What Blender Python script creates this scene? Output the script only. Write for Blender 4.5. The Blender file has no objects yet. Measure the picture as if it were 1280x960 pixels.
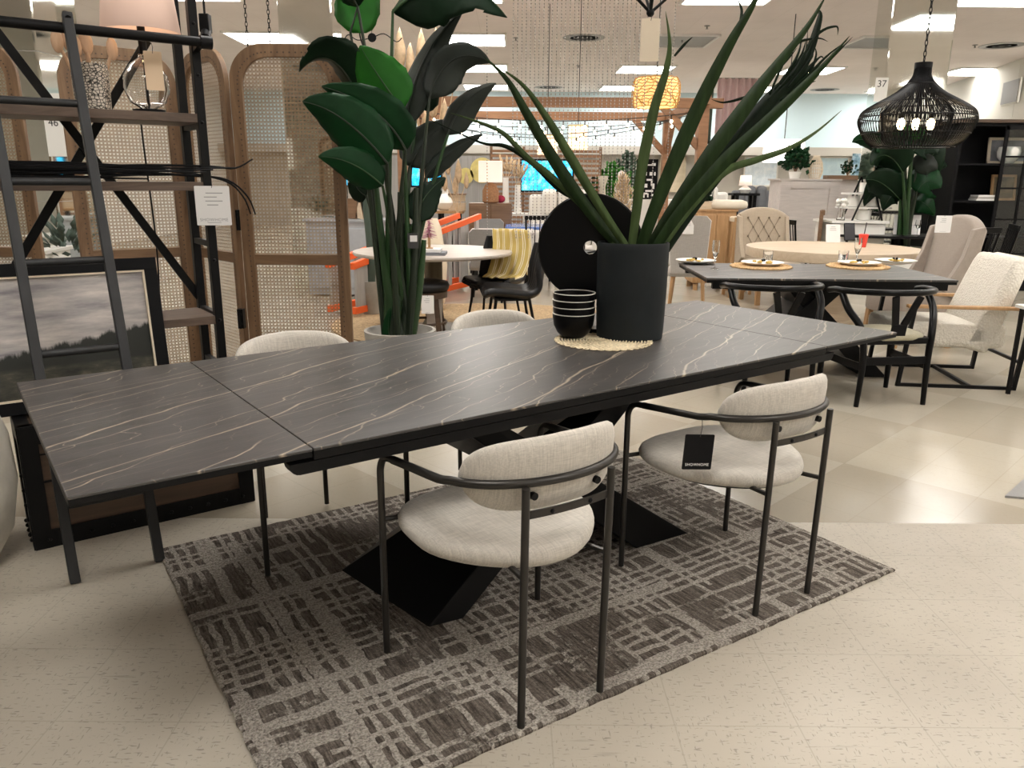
import bpy, math, random
from mathutils import Vector, Matrix
rnd = random.Random(7)
SC = bpy.context.scene
COL = SC.collection
PI = math.pi
V = Vector
# ------------------------------------------------------------------ camera
F, CX, CY, EYE = 975.0, 640.0, 480.0, 1.4
TH, ROLL = math.atan2(254, F), math.radians(-0.42)
fwd = V((0, math.cos(TH), -math.sin(TH))); rgt = V((1, 0, 0)); upv = rgt.cross(fwd)
RX = math.cos(ROLL)*rgt - math.sin(ROLL)*upv
UX = math.sin(ROLL)*rgt + math.cos(ROLL)*upv
C0 = V((0, 0, EYE))
def ray(x, y): return RX*((x-CX)/F) + UX*((CY-y)/F) + fwd
def gz(x, y, z=0.0):
    d = ray(x, y); return C0 + d*((z-EYE)/d.z)
def at(x, y, Y):
    d = ray(x, y); return C0 + d*(Y/d.y)
def onplane(x, y, p0, n):
    d = ray(x, y); return C0 + d*((p0-C0).dot(n)/d.dot(n))
cam = bpy.data.cameras.new('camera'); cam.sensor_width = 36; cam.lens = F/1280*36; cam.clip_end = 100
co = bpy.data.objects.new('camera', cam); COL.objects.link(co)
m = Matrix.Identity(4)
for i in range(3):
    m[i][0], m[i][1], m[i][2], m[i][3] = RX[i], UX[i], -fwd[i], C0[i]
co.matrix_world = m
SC.camera = co
SC.view_settings.view_transform = 'Standard'; SC.view_settings.look = 'None'
SC.view_settings.gamma = 1; SC.view_settings.use_curve_mapping = False
SC.view_settings.exposure = 0.0
w = bpy.data.worlds.new('world'); SC.world = w; w.use_nodes = True
w.node_tree.nodes['Background'].inputs[0].default_value = (.8, .8, .8, 1)
w.node_tree.nodes['Background'].inputs[1].default_value = .2
# table frame of the place: u along the dining table, v across it
A = math.radians(36.1)
U = V((math.cos(A), math.sin(A), 0)); W = V((-math.sin(A), math.cos(A), 0))
def uv(u, v, z=0.0): return U*u + W*v + V((0, 0, z))

# ------------------------------------------------------------------ mesh builder
class MB:
    def __init__(s): s.v = []; s.f = []; s.M = Matrix.Identity(4)
    def add(s, vs, fs):
        n = len(s.v); s.v += [tuple(s.M @ V(p)) for p in vs]; s.f += [tuple(i+n for i in f) for f in fs]; return s
    def box(s, c, d, rz=0, rx=0, ry=0):
        R = Matrix.Rotation(rz, 3, 'Z') @ Matrix.Rotation(ry, 3, 'Y') @ Matrix.Rotation(rx, 3, 'X')
        c = V(c); vs = [c + R @ V((i*d[0]/2, j*d[1]/2, k*d[2]/2)) for k in (-1, 1) for j in (-1, 1) for i in (-1, 1)]
        return s.add(vs, [(0, 2, 3, 1), (4, 5, 7, 6), (0, 1, 5, 4), (2, 6, 7, 3), (0, 4, 6, 2), (1, 3, 7, 5)])
    def bar(s, a, b, w, h=None, up=(0, 0, 1)):
        a, b = V(a), V(b); h = h or w; t = (b-a).normalized(); up = V(up)
        if abs(t.dot(up)) > .98: up = V((0, 1, 0)) if abs(t.y) < .9 else V((1, 0, 0))
        sd = t.cross(up).normalized(); n = sd.cross(t)
        vs = [p + sd*(i*w/2) + n*(j*h/2) for p in (a, b) for i, j in ((-1, -1), (1, -1), (1, 1), (-1, 1))]
        return s.add(vs, [(3, 2, 1, 0), (4, 5, 6, 7), (0, 1, 5, 4), (1, 2, 6, 5), (2, 3, 7, 6), (3, 0, 4, 7)])
    def tube(s, pts, r, n=8, closed=False):
        pts = [V(p) for p in pts]; N = len(pts); rs = r if isinstance(r, (list, tuple)) else [r]*N
        ups = None; vs = []
        for i, p in enumerate(pts):
            if closed: t = pts[(i+1) % N] - pts[i-1]
            else: t = pts[min(i+1, N-1)] - pts[max(i-1, 0)]
            t.normalize()
            if ups is None:
                ref = V((0, 0, 1)) if abs(t.z) < .9 else V((1, 0, 0)); ups = (ref - t*ref.dot(t)).normalized()
            else:
                ups = ups - t*ups.dot(t)
                ups = ups.normalized() if ups.length > 1e-6 else t.orthogonal().normalized()
            sd = t.cross(ups)
            for k in range(n):
                a = 2*PI*k/n; vs.append(p + (ups*math.cos(a) + sd*math.sin(a))*rs[i])
        fs = []
        for i in range(N if closed else N-1):
            j = (i+1) % N
            for k in range(n): fs.append((i*n+k, i*n+(k+1) % n, j*n+(k+1) % n, j*n+k))
        if not closed: fs += [tuple(range(n))[::-1], tuple((N-1)*n+k for k in range(n))]
        return s.add(vs, fs)
    def lathe(s, prof, n=24, c=(0, 0, 0), sx=1, sy=1, caps=True):
        c = V(c); vs = []; fs = []; N = len(prof)
        for r, z in prof:
            for k in range(n):
                a = 2*PI*k/n; vs.append(c + V((r*math.cos(a)*sx, r*math.sin(a)*sy, z)))
        for i in range(N-1):
            for k in range(n): fs.append((i*n+k, i*n+(k+1) % n, (i+1)*n+(k+1) % n, (i+1)*n+k))
        if caps and prof[0][0] > 1e-5: fs.append(tuple(range(n))[::-1])
        if caps and prof[-1][0] > 1e-5: fs.append(tuple((N-1)*n+k for k in range(n)))
        return s.add(vs, fs)
    def cyl(s, c, r, h, n=20): return s.lathe([(r, 0), (r, h)], n, c)
    def ball(s, c, r, n=12, sc=(1, 1, 1)):
        k = max(4, n//2); vs = []; fs = []; c = V(c)
        prof = [(math.sin(PI*i/k), -math.cos(PI*i/k)) for i in range(1, k)]
        for a, z in prof:
            for j in range(n):
                t = 2*PI*j/n; vs.append(c + V((a*math.cos(t)*r*sc[0], a*math.sin(t)*r*sc[1], z*r*sc[2])))
        b = len(vs); vs += [c - V((0, 0, r*sc[2])), c + V((0, 0, r*sc[2]))]
        for i in range(k-2):
            for j in range(n): fs.append((i*n+j, i*n+(j+1) % n, (i+1)*n+(j+1) % n, (i+1)*n+j))
        for j in range(n):
            fs.append((b, (j+1) % n, j)); fs.append((b+1, (k-2)*n+j, (k-2)*n+(j+1) % n))
        return s.add(vs, fs)
    def prism(s, poly, z0, z1):
        n = len(poly); vs = [(p[0], p[1], z0) for p in poly] + [(p[0], p[1], z1) for p in poly]
        return s.add(vs, [tuple(range(n))[::-1], tuple(range(n, 2*n))] + [(i, (i+1) % n, n+(i+1) % n, n+i) for i in range(n)])
    def xprism(s, poly, y0, y1):            # outline in x,z pushed along y
        n = len(poly); vs = [(p[0], y0, p[1]) for p in poly] + [(p[0], y1, p[1]) for p in poly]
        return s.add(vs, [tuple(range(n)), tuple(range(n, 2*n))[::-1]] + [(i, n+i, n+(i+1) % n, (i+1) % n) for i in range(n)])
    def loft(s, out, levels, c=(0, 0)):     # an outline scaled about c at each level
        n = len(out); vs = []; fs = []
        for z, k in levels:
            for p in out: vs.append((c[0]+(p[0]-c[0])*k, c[1]+(p[1]-c[1])*k, z))
        for i in range(len(levels)-1):
            for j in range(n): fs.append((i*n+j, i*n+(j+1) % n, (i+1)*n+(j+1) % n, (i+1)*n+j))
        fs += [tuple(range(n))[::-1], tuple((len(levels)-1)*n+j for j in range(n))]
        return s.add(vs, fs)
    def rings(s, rs, closed=False):         # consecutive rings of equal length
        n = len(rs[0]); vs = [p for r in rs for p in r]; fs = []
        for i in range(len(rs)-1):
            for k in range(n): fs.append((i*n+k, i*n+(k+1) % n, (i+1)*n+(k+1) % n, (i+1)*n+k))
        fs += [tuple(range(n))[::-1], tuple((len(rs)-1)*n+k for k in range(n))]
        return s.add(vs, fs)
    def sheet(s, fn, nu, nv):
        vs = [fn(i/nu, j/nv) for i in range(nu+1) for j in range(nv+1)]; q = nv+1
        return s.add(vs, [(i*q+j, (i+1)*q+j, (i+1)*q+j+1, i*q+j+1) for i in range(nu) for j in range(nv)])
    def build(s, name, mt, parent=None, smooth=True, bev=0, sol=0, sub=0, ang=40, loc=None):
        me = bpy.data.meshes.new(name); me.from_pydata(s.v, [], s.f); me.update()
        if smooth:
            me.polygons.foreach_set('use_smooth', [True]*len(me.polygons)); me.set_sharp_from_angle(angle=math.radians(ang))
        me.materials.append(M[mt] if isinstance(mt, str) else mt)
        o = bpy.data.objects.new(name, me); COL.objects.link(o)
        if parent: o.parent = parent
        if loc is not None: o.location = loc
        if sol:
            q = o.modifiers.new('solid', 'SOLIDIFY'); q.thickness = sol; q.offset = 0
        if bev:
            q = o.modifiers.new('bevel', 'BEVEL'); q.width = bev; q.segments = 2; q.limit_method = 'ANGLE'
        if sub:
            q = o.modifiers.new('sub', 'SUBSURF'); q.levels = sub; q.render_levels = sub
        return o
def rr(w, h, r, n=5, cx=0, cy=0):
    out = []
    for (sx, sy, a0) in ((1, 1, 0), (-1, 1, 90), (-1, -1, 180), (1, -1, 270)):
        for k in range(n+1):
            a = math.radians(a0 + 90*k/n); out.append((cx+sx*(w/2-r)+r*math.cos(a), cy+sy*(h/2-r)+r*math.sin(a)))
    return out
def circ(r, n=32, sx=1, sy=1): return [(r*sx*math.cos(2*PI*k/n), r*sy*math.sin(2*PI*k/n)) for k in range(n)]
def smooth_path(pts, per=6):
    pts = [V(p) for p in pts]; out = []
    for i in range(len(pts)-1):
        p0 = pts[max(i-1, 0)]; p1 = pts[i]; p2 = pts[i+1]; p3 = pts[min(i+2, len(pts)-1)]
        for k in range(per):
            t = k/per
            out.append(.5*((2*p1)+(p2-p0)*t+(2*p0-5*p1+4*p2-p3)*t*t+(3*p1-p0-3*p2+p3)*t**3))
    out.append(pts[-1]); return out
def tag(o, label=None, cat=None, group=None, kind=None):
    if label: o['label'] = label
    if cat: o['category'] = cat
    if group: o['group'] = group
    if kind: o['kind'] = kind
    return o
def thing(name, label, cat, loc=(0, 0, 0), rz=0, group=None):
    o = bpy.data.objects.new(name, None); COL.objects.link(o); o.empty_display_size = .1
    o.location = loc; o.rotation_euler = (0, 0, rz)
    return tag(o, label, cat, group)
def struct(o): o['kind'] = 'structure'; return o
def dup(o, parent=None, loc=None, rz=None, label=None, group=None):
    c = o.copy(); COL.objects.link(c); c.parent = parent
    if loc is not None: c.location = loc
    if rz is not None: c.rotation_euler = (0, 0, rz)
    if label: c['label'] = label
    if group: c['group'] = group
    for ch in list(o.children): dup(ch, c)
    return c
def text(name, s, size, mt, parent, M4, sp=1.0):
    cu = bpy.data.curves.new(name, 'FONT'); cu.body = s; cu.size = size; cu.align_x = 'CENTER'; cu.align_y = 'CENTER'
    cu.extrude = .0004; cu.space_character = sp
    o = bpy.data.objects.new(name, cu); COL.objects.link(o)
    bpy.context.view_layer.update()
    me = bpy.data.meshes.new_from_object(o.evaluated_get(bpy.context.evaluated_depsgraph_get()))
    bpy.data.objects.remove(o); bpy.data.curves.remove(cu)
    me.materials.clear(); me.materials.append(M[mt]); me.name = name
    q = bpy.data.objects.new(name, me); COL.objects.link(q); q.parent = parent; q.matrix_local = M4
    return q
STAND = Matrix.Rotation(PI/2, 4, 'X')       # lettering upright, read from -y

# ------------------------------------------------------------------ materials
M = {}
class NT:
    def __init__(s, name):
        mt = bpy.data.materials.new(name); mt.use_nodes = True; s.m = mt; s.t = mt.node_tree; s.b = s.t.nodes['Principled BSDF']; M[name] = mt
    def n(s, ty, **kw):
        q = s.t.nodes.new(ty)
        for k, v in kw.items():
            if hasattr(q, k): setattr(q, k, v)
            else: q.inputs[k.replace('_', ' ')].default_value = v
        return q
    def l(s, a, b): s.t.links.new(a, b)
    def set(s, **kw):
        for k, v in kw.items(): s.b.inputs[k.replace('_', ' ')].default_value = v
    def coord(s, kind='Object', scale=(1, 1, 1), rot=(0, 0, 0)):
        c = s.n('ShaderNodeTexCoord'); mp = s.n('ShaderNodeMapping'); mp.inputs['Scale'].default_value = scale; mp.inputs['Rotation'].default_value = rot
        s.l(c.outputs[kind], mp.inputs[0]); return mp.outputs[0]
    def noise(s, co, scale, detail=3, rough=.55, dist=0):
        q = s.n('ShaderNodeTexNoise', Scale=scale, Detail=detail, Roughness=rough, Distortion=dist); s.l(co, q.inputs['Vector']); return q.outputs['Fac']
    def ramp(s, fac, stops, interp='LINEAR'):
        q = s.n('ShaderNodeValToRGB'); e = q.color_ramp; e.interpolation = interp
        while len(e.elements) < len(stops): e.elements.new(.5)
        for el, (p, c) in zip(e.elements, stops): el.position = p; el.color = (c, c, c, 1) if isinstance(c, (int, float)) else (*c, 1)
        s.l(fac, q.inputs[0]); return q.outputs[0]
    def math(s, op, a, b=None, c=None):
        q = s.n('ShaderNodeMath', operation=op)
        for i, x in enumerate((a, b, c)):
            if x is None: continue
            if isinstance(x, (int, float)): q.inputs[i].default_value = x
            else: s.l(x, q.inputs[i])
        return q.outputs[0]
    def mix(s, f, a, b, blend='MIX'):
        q = s.n('ShaderNodeMix', data_type='RGBA', blend_type=blend)
        for i, x in ((0, f), (6, a), (7, b)):
            if isinstance(x, tuple): q.inputs[i].default_value = (*x, 1)
            elif isinstance(x, (int, float)): q.inputs[i].default_value = x
            else: s.l(x, q.inputs[i])
        return q.outputs[2]
    def sep(s, co):
        q = s.n('ShaderNodeSeparateXYZ'); s.l(co, q.inputs[0]); return q.outputs
    def bump(s, h, strength=.3, dist=.01):
        q = s.n('ShaderNodeBump', Strength=strength, Distance=dist); s.l(h, q.inputs['Height']); s.l(q.outputs[0], s.b.inputs['Normal'])
    def col(s, c): s.l(c, s.b.inputs['Base Color'])
def mat(name, c, rough=.5, metal=0, var=0, vs=8, bump=0, bs=60, emit=0, ec=None, trans=0, coat=0, alpha=1, stretch=(1, 1, 1), spec=None):
    t = NT(name); t.set(Base_Color=(*c, 1), Roughness=rough, Metallic=metal)
    if spec is not None: t.set(Specular_IOR_Level=spec)
    if trans: t.set(Transmission_Weight=trans, IOR=1.45)
    if coat: t.set(Coat_Weight=coat, Coat_Roughness=.15)
    if alpha < 1: t.set(Alpha=alpha)
    if emit: t.set(Emission_Color=(*(ec or c), 1), Emission_Strength=emit)
    if var:
        f = t.noise(t.coord('Object', stretch), vs, 4)
        t.col(t.ramp(f, [(.3, tuple(x*(1-var) for x in c)), (.7, tuple(min(1, x*(1+var)) for x in c))]))
    if bump: t.bump(t.noise(t.coord('Object', stretch), bs, 3), bump, .004)
    return t
def wood(name, a, b, axis='X', sc=6, rough=.5):
    st = {'X': (.12, 1, 1), 'Y': (1, .12, 1), 'Z': (1, 1, .12)}[axis]
    t = NT(name); co = t.coord('Object', st); f = t.noise(co, sc*4, 5, .65, 1.2); t.col(t.ramp(f, [(.3, a), (.68, b)])); t.set(Roughness=rough)
    t.bump(f, .12, .003); return t
def fabric(name, c, rough=.9, var=.12, sc=420):
    t = NT(name); a = t.noise(t.coord('Object', (sc, 18, 18)), 1.0, 3, .6); b = t.noise(t.coord('Object', (18, sc, sc)), 1.0, 3, .6)
    f = t.math('ADD', t.math('MULTIPLY', a, .5), t.math('MULTIPLY', b, .5))
    t.col(t.ramp(f, [(.4, tuple(x*(1-var) for x in c)), (.6, tuple(min(1, x*(1+var)) for x in c))])); t.set(Roughness=rough)
    t.b.inputs['Sheen Weight'].default_value = .2
    t.bump(f, .25, .0015); return t
mat('black_metal', (.004, .004, .0045), .45, spec=.18)
mat('gunmetal', (.045, .042, .039), .36, .7)
mat('ladder_metal', (.017, .018, .02), .5, .2, var=.25, vs=30, stretch=(1, 1, .15))
mat('black_matte', (.005, .005, .006), .6, spec=.15)
mat('black_gloss', (.003, .003, .0035), .28, spec=.18)
mat('vase_black', (.012, .0155, .0175), .6, spec=.25, var=.2, vs=7, bump=.12, bs=14)
mat('black_leather', (.006, .006, .007), .45, spec=.35, bump=.2, bs=90)
mat('rim_white', (.7, .68, .62), .5)
mat('white_paint', (.78, .77, .73), .5)
mat('white_ceramic', (.85, .84, .8), .25)
mat('paper', (.82, .81, .8), .7)
mat('ink', (.05, .05, .05), .7)
mat('ink_grey', (.35, .35, .35), .7)
mat('kraft', (.72, .55, .38), .8)
mat('kraft_pale', (.74, .64, .5), .8)
mat('gold', (.62, .52, .2), .45, .6, var=.15)
mat('concrete', (.5, .47, .41), .85, var=.16, vs=9, bump=.2, bs=40)
mat('pot_concrete', (.42, .4, .36), .85, var=.12, vs=9)
mat('soil', (.03, .022, .016), .95, bump=.6, bs=60)
mat('mirror', (.78, .8, .76), .04, 1)
mat('glass', (.97, .98, .98), .02, trans=1)
mat('pane', (.9, .95, .95), .05, trans=1)
mat('acrylic', (.9, .92, .95), .1, alpha=.35)
mat('chrome', (.6, .6, .6), .2, 1)
mat('bulb', (1, .85, .6), .4, emit=30, ec=(1, .72, .4))
mat('bulb_warm', (1, .85, .6), .4, emit=14, ec=(1, .8, .55))
mat('troffer', (1, 1, 1), .5, emit=17, ec=(1, .965, .915))
mat('troffer_off', (.33, .33, .33), .5)
mat('light_rim', (.8, .79, .77), .5)
mat('vent_metal', (.3, .29, .28), .5, .2)
mat('vent_dark', (.06, .06, .06), .6)
mat('tuft_line', (.22, .175, .13), .9)
mat('tree_bright', (.05, .2, .03), .5, spec=.2)
mat('tree_grey', (.1, .15, .11), .6, spec=.2)
mat('hole_shade', (.02, .02, .02), .9)
mat('wall_white', (.7, .68, .62), .85)
mat('wall_blue', (.6, .74, .79), .85)
mat('wall_tan', (.5, .47, .42), .85)
mat('wall_grey', (.3, .29, .28), .8, var=.15, vs=3, stretch=(10, 10, .3))
mat('orange', (.9, .13, .02), .45)
mat('rung_grey', (.42, .41, .4), .5, .2, var=.12, vs=12, stretch=(1, 1, .2))
mat('pink_fluff', (.55, .25, .33), .95)
mat('grey_cab', (.36, .38, .4), .6, var=.1)
mat('cream', (.72, .66, .55), .9)
mat('pillow_white', (.78, .75, .7), .95)
mat('red_plastic', (.8, .06, .04), .3)
mat('food', (.6, .4, .1), .6, var=.5, vs=60)
mat('leaf_green', (.004, .032, .009), .45, spec=.16, var=.3, vs=6)
mat('leaf_lit', (.014, .11, .01), .45, spec=.2, var=.2, vs=6)  # same leaf where light falls on it, the light put into the green
mat('leaf_dark', (.003, .014, .005), .45, spec=.16, var=.3, vs=6)  # on the tall plants, shade put into the leaf colour
mat('leaf_grey', (.02, .026, .021), .5, spec=.22, var=.25, vs=8)
mat('stem', (.016, .05, .012), .5, var=.35, vs=14, stretch=(1, 1, .15))
mat('stem_dark', (.01, .02, .008), .5, var=.35, vs=14, stretch=(1, 1, .15))
mat('blade', (.018, .036, .011), .55, spec=.14, var=.3, vs=40, stretch=(1, 1, .12))
mat('blade_light', (.055, .085, .03), .55, spec=.14, var=.3, vs=40, stretch=(1, 1, .12))
mat('blade_dark', (.005, .012, .005), .55, spec=.12, var=.3, vs=40, stretch=(1, 1, .12))
mat('cactus', (.06, .09, .07), .7)
mat('pampas', (.62, .47, .3), .95, var=.2, vs=30)
mat('dried', (.55, .4, .25), .8, var=.2, vs=20)
mat('rattan', (.33, .16, .07), .75, var=.3, vs=60, bump=.6, bs=120)
mat('yellow_lining', (.9, .7, .35), .7, emit=.75, ec=(1, .66, .25))
mat('rattan_yellow', (.5, .27, .06), .6, emit=.06, ec=(1, .55, .12))
mat('jute', (.42, .3, .17), .95, var=.35, vs=45, bump=.6, bs=120)
mat('placemat', (.6, .4, .2), .9, var=.3, vs=90, bump=.8, bs=120)
mat('doily', (.66, .56, .38), .9, var=.25, vs=90)
mat('shade_pink', (.8, .6, .52), .85, emit=.28, ec=(1, .66, .5))
mat('shade_lit', (.9, .8, .72), .85, emit=.5, ec=(1, .82, .68))
mat('shade_white', (.95, .93, .9), .85, emit=1.6, ec=(1, .95, .9))
mat('capiz', (.9, .75, .6), .3, emit=.9, ec=(1, .72, .45))
mat('string', (.03, .03, .03), .7)
mat('bead', (.3, .28, .26), .4)
mat('purple_art', (.35, .22, .38), .8, var=.5, vs=5)
mat('pink_cloth', (.8, .6, .62), .9)
mat('sofa_grey', (.2, .21, .23), .9)
mat('sofa_white', (.74, .72, .68), .9, bump=.4, bs=8)
mat('screen_dark', (.02, .02, .025), .2)
mat('blue_reflection', (.15, .25, .6), .15)  # dark table top; the blue is a reflection put into its base colour
mat('velvet', (.35, .02, .06), .9)
wood('wood_dark', (.045, .026, .016), (.095, .058, .036), 'X', 5, .45)
wood('wood_shelf', (.07, .045, .032), (.14, .095, .07), 'X', 6, .5)
wood('wood_trunk', (.05, .03, .018), (.1, .06, .038), 'X', 4, .55)
wood('wood_cane', (.11, .06, .03), (.25, .15, .08), 'Z', 3, .55)
wood('wood_cane_x', (.11, .06, .03), (.25, .15, .08), 'X', 3, .55)
wood('wood_oak', (.36, .2, .09), (.5, .31, .15), 'Z', 3, .5)
wood('wood_pale', (.47, .37, .26), (.6, .49, .36), 'X', 3, .45)
wood('wood_top', (.38, .33, .28), (.5, .44, .39), 'X', 3, .4)
wood('wood_pergola', (.22, .11, .055), (.36, .19, .1), 'X', 3, .6)
wood('wood_wash', (.5, .46, .44), (.62, .57, .54), 'X', 4, .6)
wood('wood_spoon', (.42, .25, .14), (.6, .4, .26), 'Z', 5, .6)
wood('wood_brown', (.13, .07, .035), (.24, .14, .08), 'X', 3, .5)
wood('olive', (.1, .08, .045), (.16, .13, .08), 'Z', 3, .5)
fabric('linen', (.51, .475, .42), var=.15, sc=330)
fabric('linen_tufted', (.4, .33, .25), var=.1)
fabric('linen_grey', (.42, .4, .375), var=.1)
fabric('taupe', (.33, .28, .24), var=.08)
fabric('grey_fab', (.25, .245, .24), var=.1)
fabric('olive_seat', (.36, .33, .23), var=.12)
t = mat('boucle', (.74, .7, .6), .95)
vo = t.n('ShaderNodeTexVoronoi', Scale=70.0); t.l(t.coord(), vo.inputs['Vector']); t.bump(vo.outputs['Distance'], .55, .008)
t.col(t.ramp(vo.outputs['Distance'], [(.1, (.78, .74, .66)), (.75, (.68, .64, .56))]))
# speckled cup
t = mat('speckle', (.5, .45, .38), .5)
vo = t.n('ShaderNodeTexVoronoi', Scale=95.0, feature='DISTANCE_TO_EDGE'); t.l(t.coord('Object', (.75, .75, 1)), vo.inputs['Vector'])
t.col(t.ramp(vo.outputs['Distance'], [(.06, (.03, .025, .02)), (.15, (.66, .6, .52))]))
# cane strand
mat('cane', (.33, .215, .115), .6, var=.2, vs=20)
# dark stone with pale veins
t = NT('stone'); rot_ = (0, 0, math.radians(-25)); xyz = t.sep(t.coord('Object', (1, 1, 1), rot_))
def warp(sc, sx, amp, det=3): return t.math('MULTIPLY', t.math('SUBTRACT', t.noise(t.coord('Object', (sx, 1.6, 1), rot_), sc, det, .5), .5), amp)
def vein(yy, freq, ph, wid):
    s_ = t.math('ABSOLUTE', t.math('SINE', t.math('MULTIPLY_ADD', yy, freq, ph)))
    q = t.n('ShaderNodeMapRange'); q.inputs[1].default_value = wid; q.inputs[2].default_value = 0; t.l(s_, q.inputs[0]); return q.outputs[0]
def msk(sc, lo, hi, a, b): return t.ramp(t.noise(t.coord('Object', (.5, 2.2, 1), rot_), sc, 2), [(lo, a), (hi, b)])
fine = warp(9, .5, .022, 4)
ya = t.math('ADD', xyz[1], t.math('ADD', warp(1.5, .3, .22), fine)); yb = t.math('ADD', xyz[1], t.math('ADD', warp(2.0, .3, .26), fine)); yc = t.math('ADD', xyz[1], t.math('ADD', warp(3.0, .25, .3, 4), fine))
va = t.math('MULTIPLY', vein(ya, 11, .5, t.math('MULTIPLY', msk(5, .3, .7, .6, 1.3), .06) if False else .058), msk(2.2, .36, .5, .6, 1))
vb = t.math('MULTIPLY', vein(yb, 23, 1.4, .055), msk(2.9, .38, .56, .3, 1)); vc = t.math('MULTIPLY', vein(yc, 52, 2.3, .07), msk(3.7, .4, .6, .15, .7))
vv = t.math('MINIMUM', t.math('ADD', va, t.math('ADD', vb, vc)), 1)
base = t.ramp(t.noise(t.coord('Object', (.4, 2.5, 1), rot_), 6, 7, .72), [(.3, (.036, .033, .032)), (.7, (.072, .066, .063))])
t.col(t.mix(t.math('MULTIPLY', vv, .92), base, (.42, .345, .26))); t.set(Roughness=.38)
t.bump(t.noise(t.coord('Object', (1, 3, 1)), 60, 3), .06, .003)
# rug : broken grid of pale raised lines on dark pile
t = NT('rug'); co_ = t.coord('Object'); xyz = t.sep(co_)
jit = t.math('MULTIPLY', t.noise(co_, 11, 3), .035)
def lines(a, b, freq, thr, w, sf):
    k = t.math('MULTIPLY', t.math('ADD', a, jit), freq); cell = t.math('FLOOR', k); fr = t.math('FRACT', k)
    seg = t.math('FLOOR', t.math('MULTIPLY_ADD', t.math('ADD', b, jit), sf, t.math('MULTIPLY', cell, .37)))
    wn = t.n('ShaderNodeTexWhiteNoise', noise_dimensions='2D'); cb = t.n('ShaderNodeCombineXYZ'); t.l(cell, cb.inputs[0]); t.l(seg, cb.inputs[1]); t.l(cb.outputs[0], wn.inputs[0])
    return t.math('MULTIPLY', t.math('GREATER_THAN', wn.outputs[0], thr), t.math('LESS_THAN', fr, w))
l1 = lines(xyz[0], xyz[1], 23, .3, .42, 2.1); l2 = lines(xyz[1], xyz[0], 23, .3, .42, 1.9); l3 = lines(xyz[0], xyz[1], 9, .72, .4, 1.3); l4 = lines(xyz[1], xyz[0], 9, .76, .4, 1.3)
fade = t.ramp(t.noise(co_, 2.6, 2, .5), [(.38, .15), (.5, 1)])
mx = t.math('MAXIMUM', t.math('MULTIPLY', t.math('MAXIMUM', l1, l2), fade), t.math('MULTIPLY', t.math('MAXIMUM', l3, l4), .8))
grit = t.noise(co_, 85, 3, .7); str_ = t.noise(t.coord('Object', (110, 10, 1)), 1.0, 3, .7)
brk = t.noise(t.coord('Object', (40, 40, 1)), 1.0, 3, .75)
mx2 = t.math('MULTIPLY', t.ramp(t.math('ADD', t.math('MULTIPLY', mx, .5), t.math('MULTIPLY', brk, 1.0)), [(.62, 0), (.8, 1)]), t.ramp(grit, [(.3, .65), (.55, 1)]))
dk = t.ramp(str_, [(.36, (.045, .036, .03)), (.62, (.21, .18, .153))])
dk = t.mix(t.ramp(t.noise(co_, 1.7, 3), [(.5, 0), (.7, .4)]), dk, (.2, .175, .15))
lt = t.ramp(grit, [(.3, (.36, .325, .285)), (.7, (.58, .535, .475))])
cc = t.mix(mx2, dk, lt)
t.col(t.mix(t.ramp(t.noise(co_, 150, 2), [(.36, .5), (.54, 0)]), cc, (.035, .03, .025)))
t.set(Roughness=.95); t.b.inputs['Specular IOR Level'].default_value = .1
t.bump(t.math('ADD', t.math('MULTIPLY', mx2, .8), t.math('MULTIPLY', grit, .9)), .9, .014)
# floors
def flecks(t, co_):
    a = t.noise(t.coord('Object', (34, 150, 1)), 1, 2, .5); b = t.noise(t.coord('Object', (150, 34, 1)), 1, 2, .5)
    return t.math('MAXIMUM', t.ramp(a, [(.63, 0), (.67, 1)]), t.ramp(b, [(.64, 0), (.69, .8)]))
def seams(t, x, y, x0, y0, s, wd=.006):
    def one(k, o):
        fr = t.math('FRACT', t.math('DIVIDE', t.math('SUBTRACT', k, o-100*s), s))
        return t.math('LESS_THAN', t.math('ABSOLUTE', t.math('SUBTRACT', fr, .5)), .5-wd)
    return t.math('SUBTRACT', 1, t.math('MULTIPLY', one(x, x0), one(y, y0)))
t = NT('vinyl_cream'); co_ = t.coord(); xyz = t.sep(co_)
tone = t.ramp(t.noise(co_, 1.3, 3), [(.3, (.4, .36, .295)), (.7, (.49, .445, .37))])
c = t.mix(t.math('MULTIPLY', flecks(t, co_), .75), tone, (.2, .175, .145))
c = t.mix(t.ramp(t.noise(t.coord('Object', (3, 26, 1)), 1, 3, .6), [(.66, 0), (.72, .35)]), c, (.22, .19, .16))
t.col(t.mix(t.math('MULTIPLY', seams(t, xyz[0], xyz[1], .77, 2.44, .33), .3), c, (.22, .19, .15)))
t.l(t.ramp(t.noise(co_, 5, 4), [(.3, .3), (.7, .45)]), t.b.inputs['Roughness'])
t.bump(t.noise(co_, 14, 3), .05, .01)
t = NT('vinyl_tan'); co_ = t.coord('Object', (1, 1, 1), (0, 0, math.radians(-45))); xyz = t.sep(co_)
def sq(k, o): return t.math('FLOOR', t.math('DIVIDE', t.math('SUBTRACT', k, o-.93*100), .93))
sx = math.cos(PI/4)*(1.72+3.8); sy = math.cos(PI/4)*(3.8-1.72)
ix, iy = sq(xyz[0], sx), sq(xyz[1], sy)
ck = t.math('FLOORED_MODULO', t.math('ADD', ix, iy), 2)
wn = t.n('ShaderNodeTexWhiteNoise', noise_dimensions='2D'); cb = t.n('ShaderNodeCombineXYZ'); t.l(ix, cb.inputs[0]); t.l(iy, cb.inputs[1]); t.l(cb.outputs[0], wn.inputs[0])
a = t.mix(ck, (.36, .318, .25), (.43, .388, .31)); a = t.mix(t.math('MULTIPLY', wn.outputs[0], .4), a, (.43, .39, .33))
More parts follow.
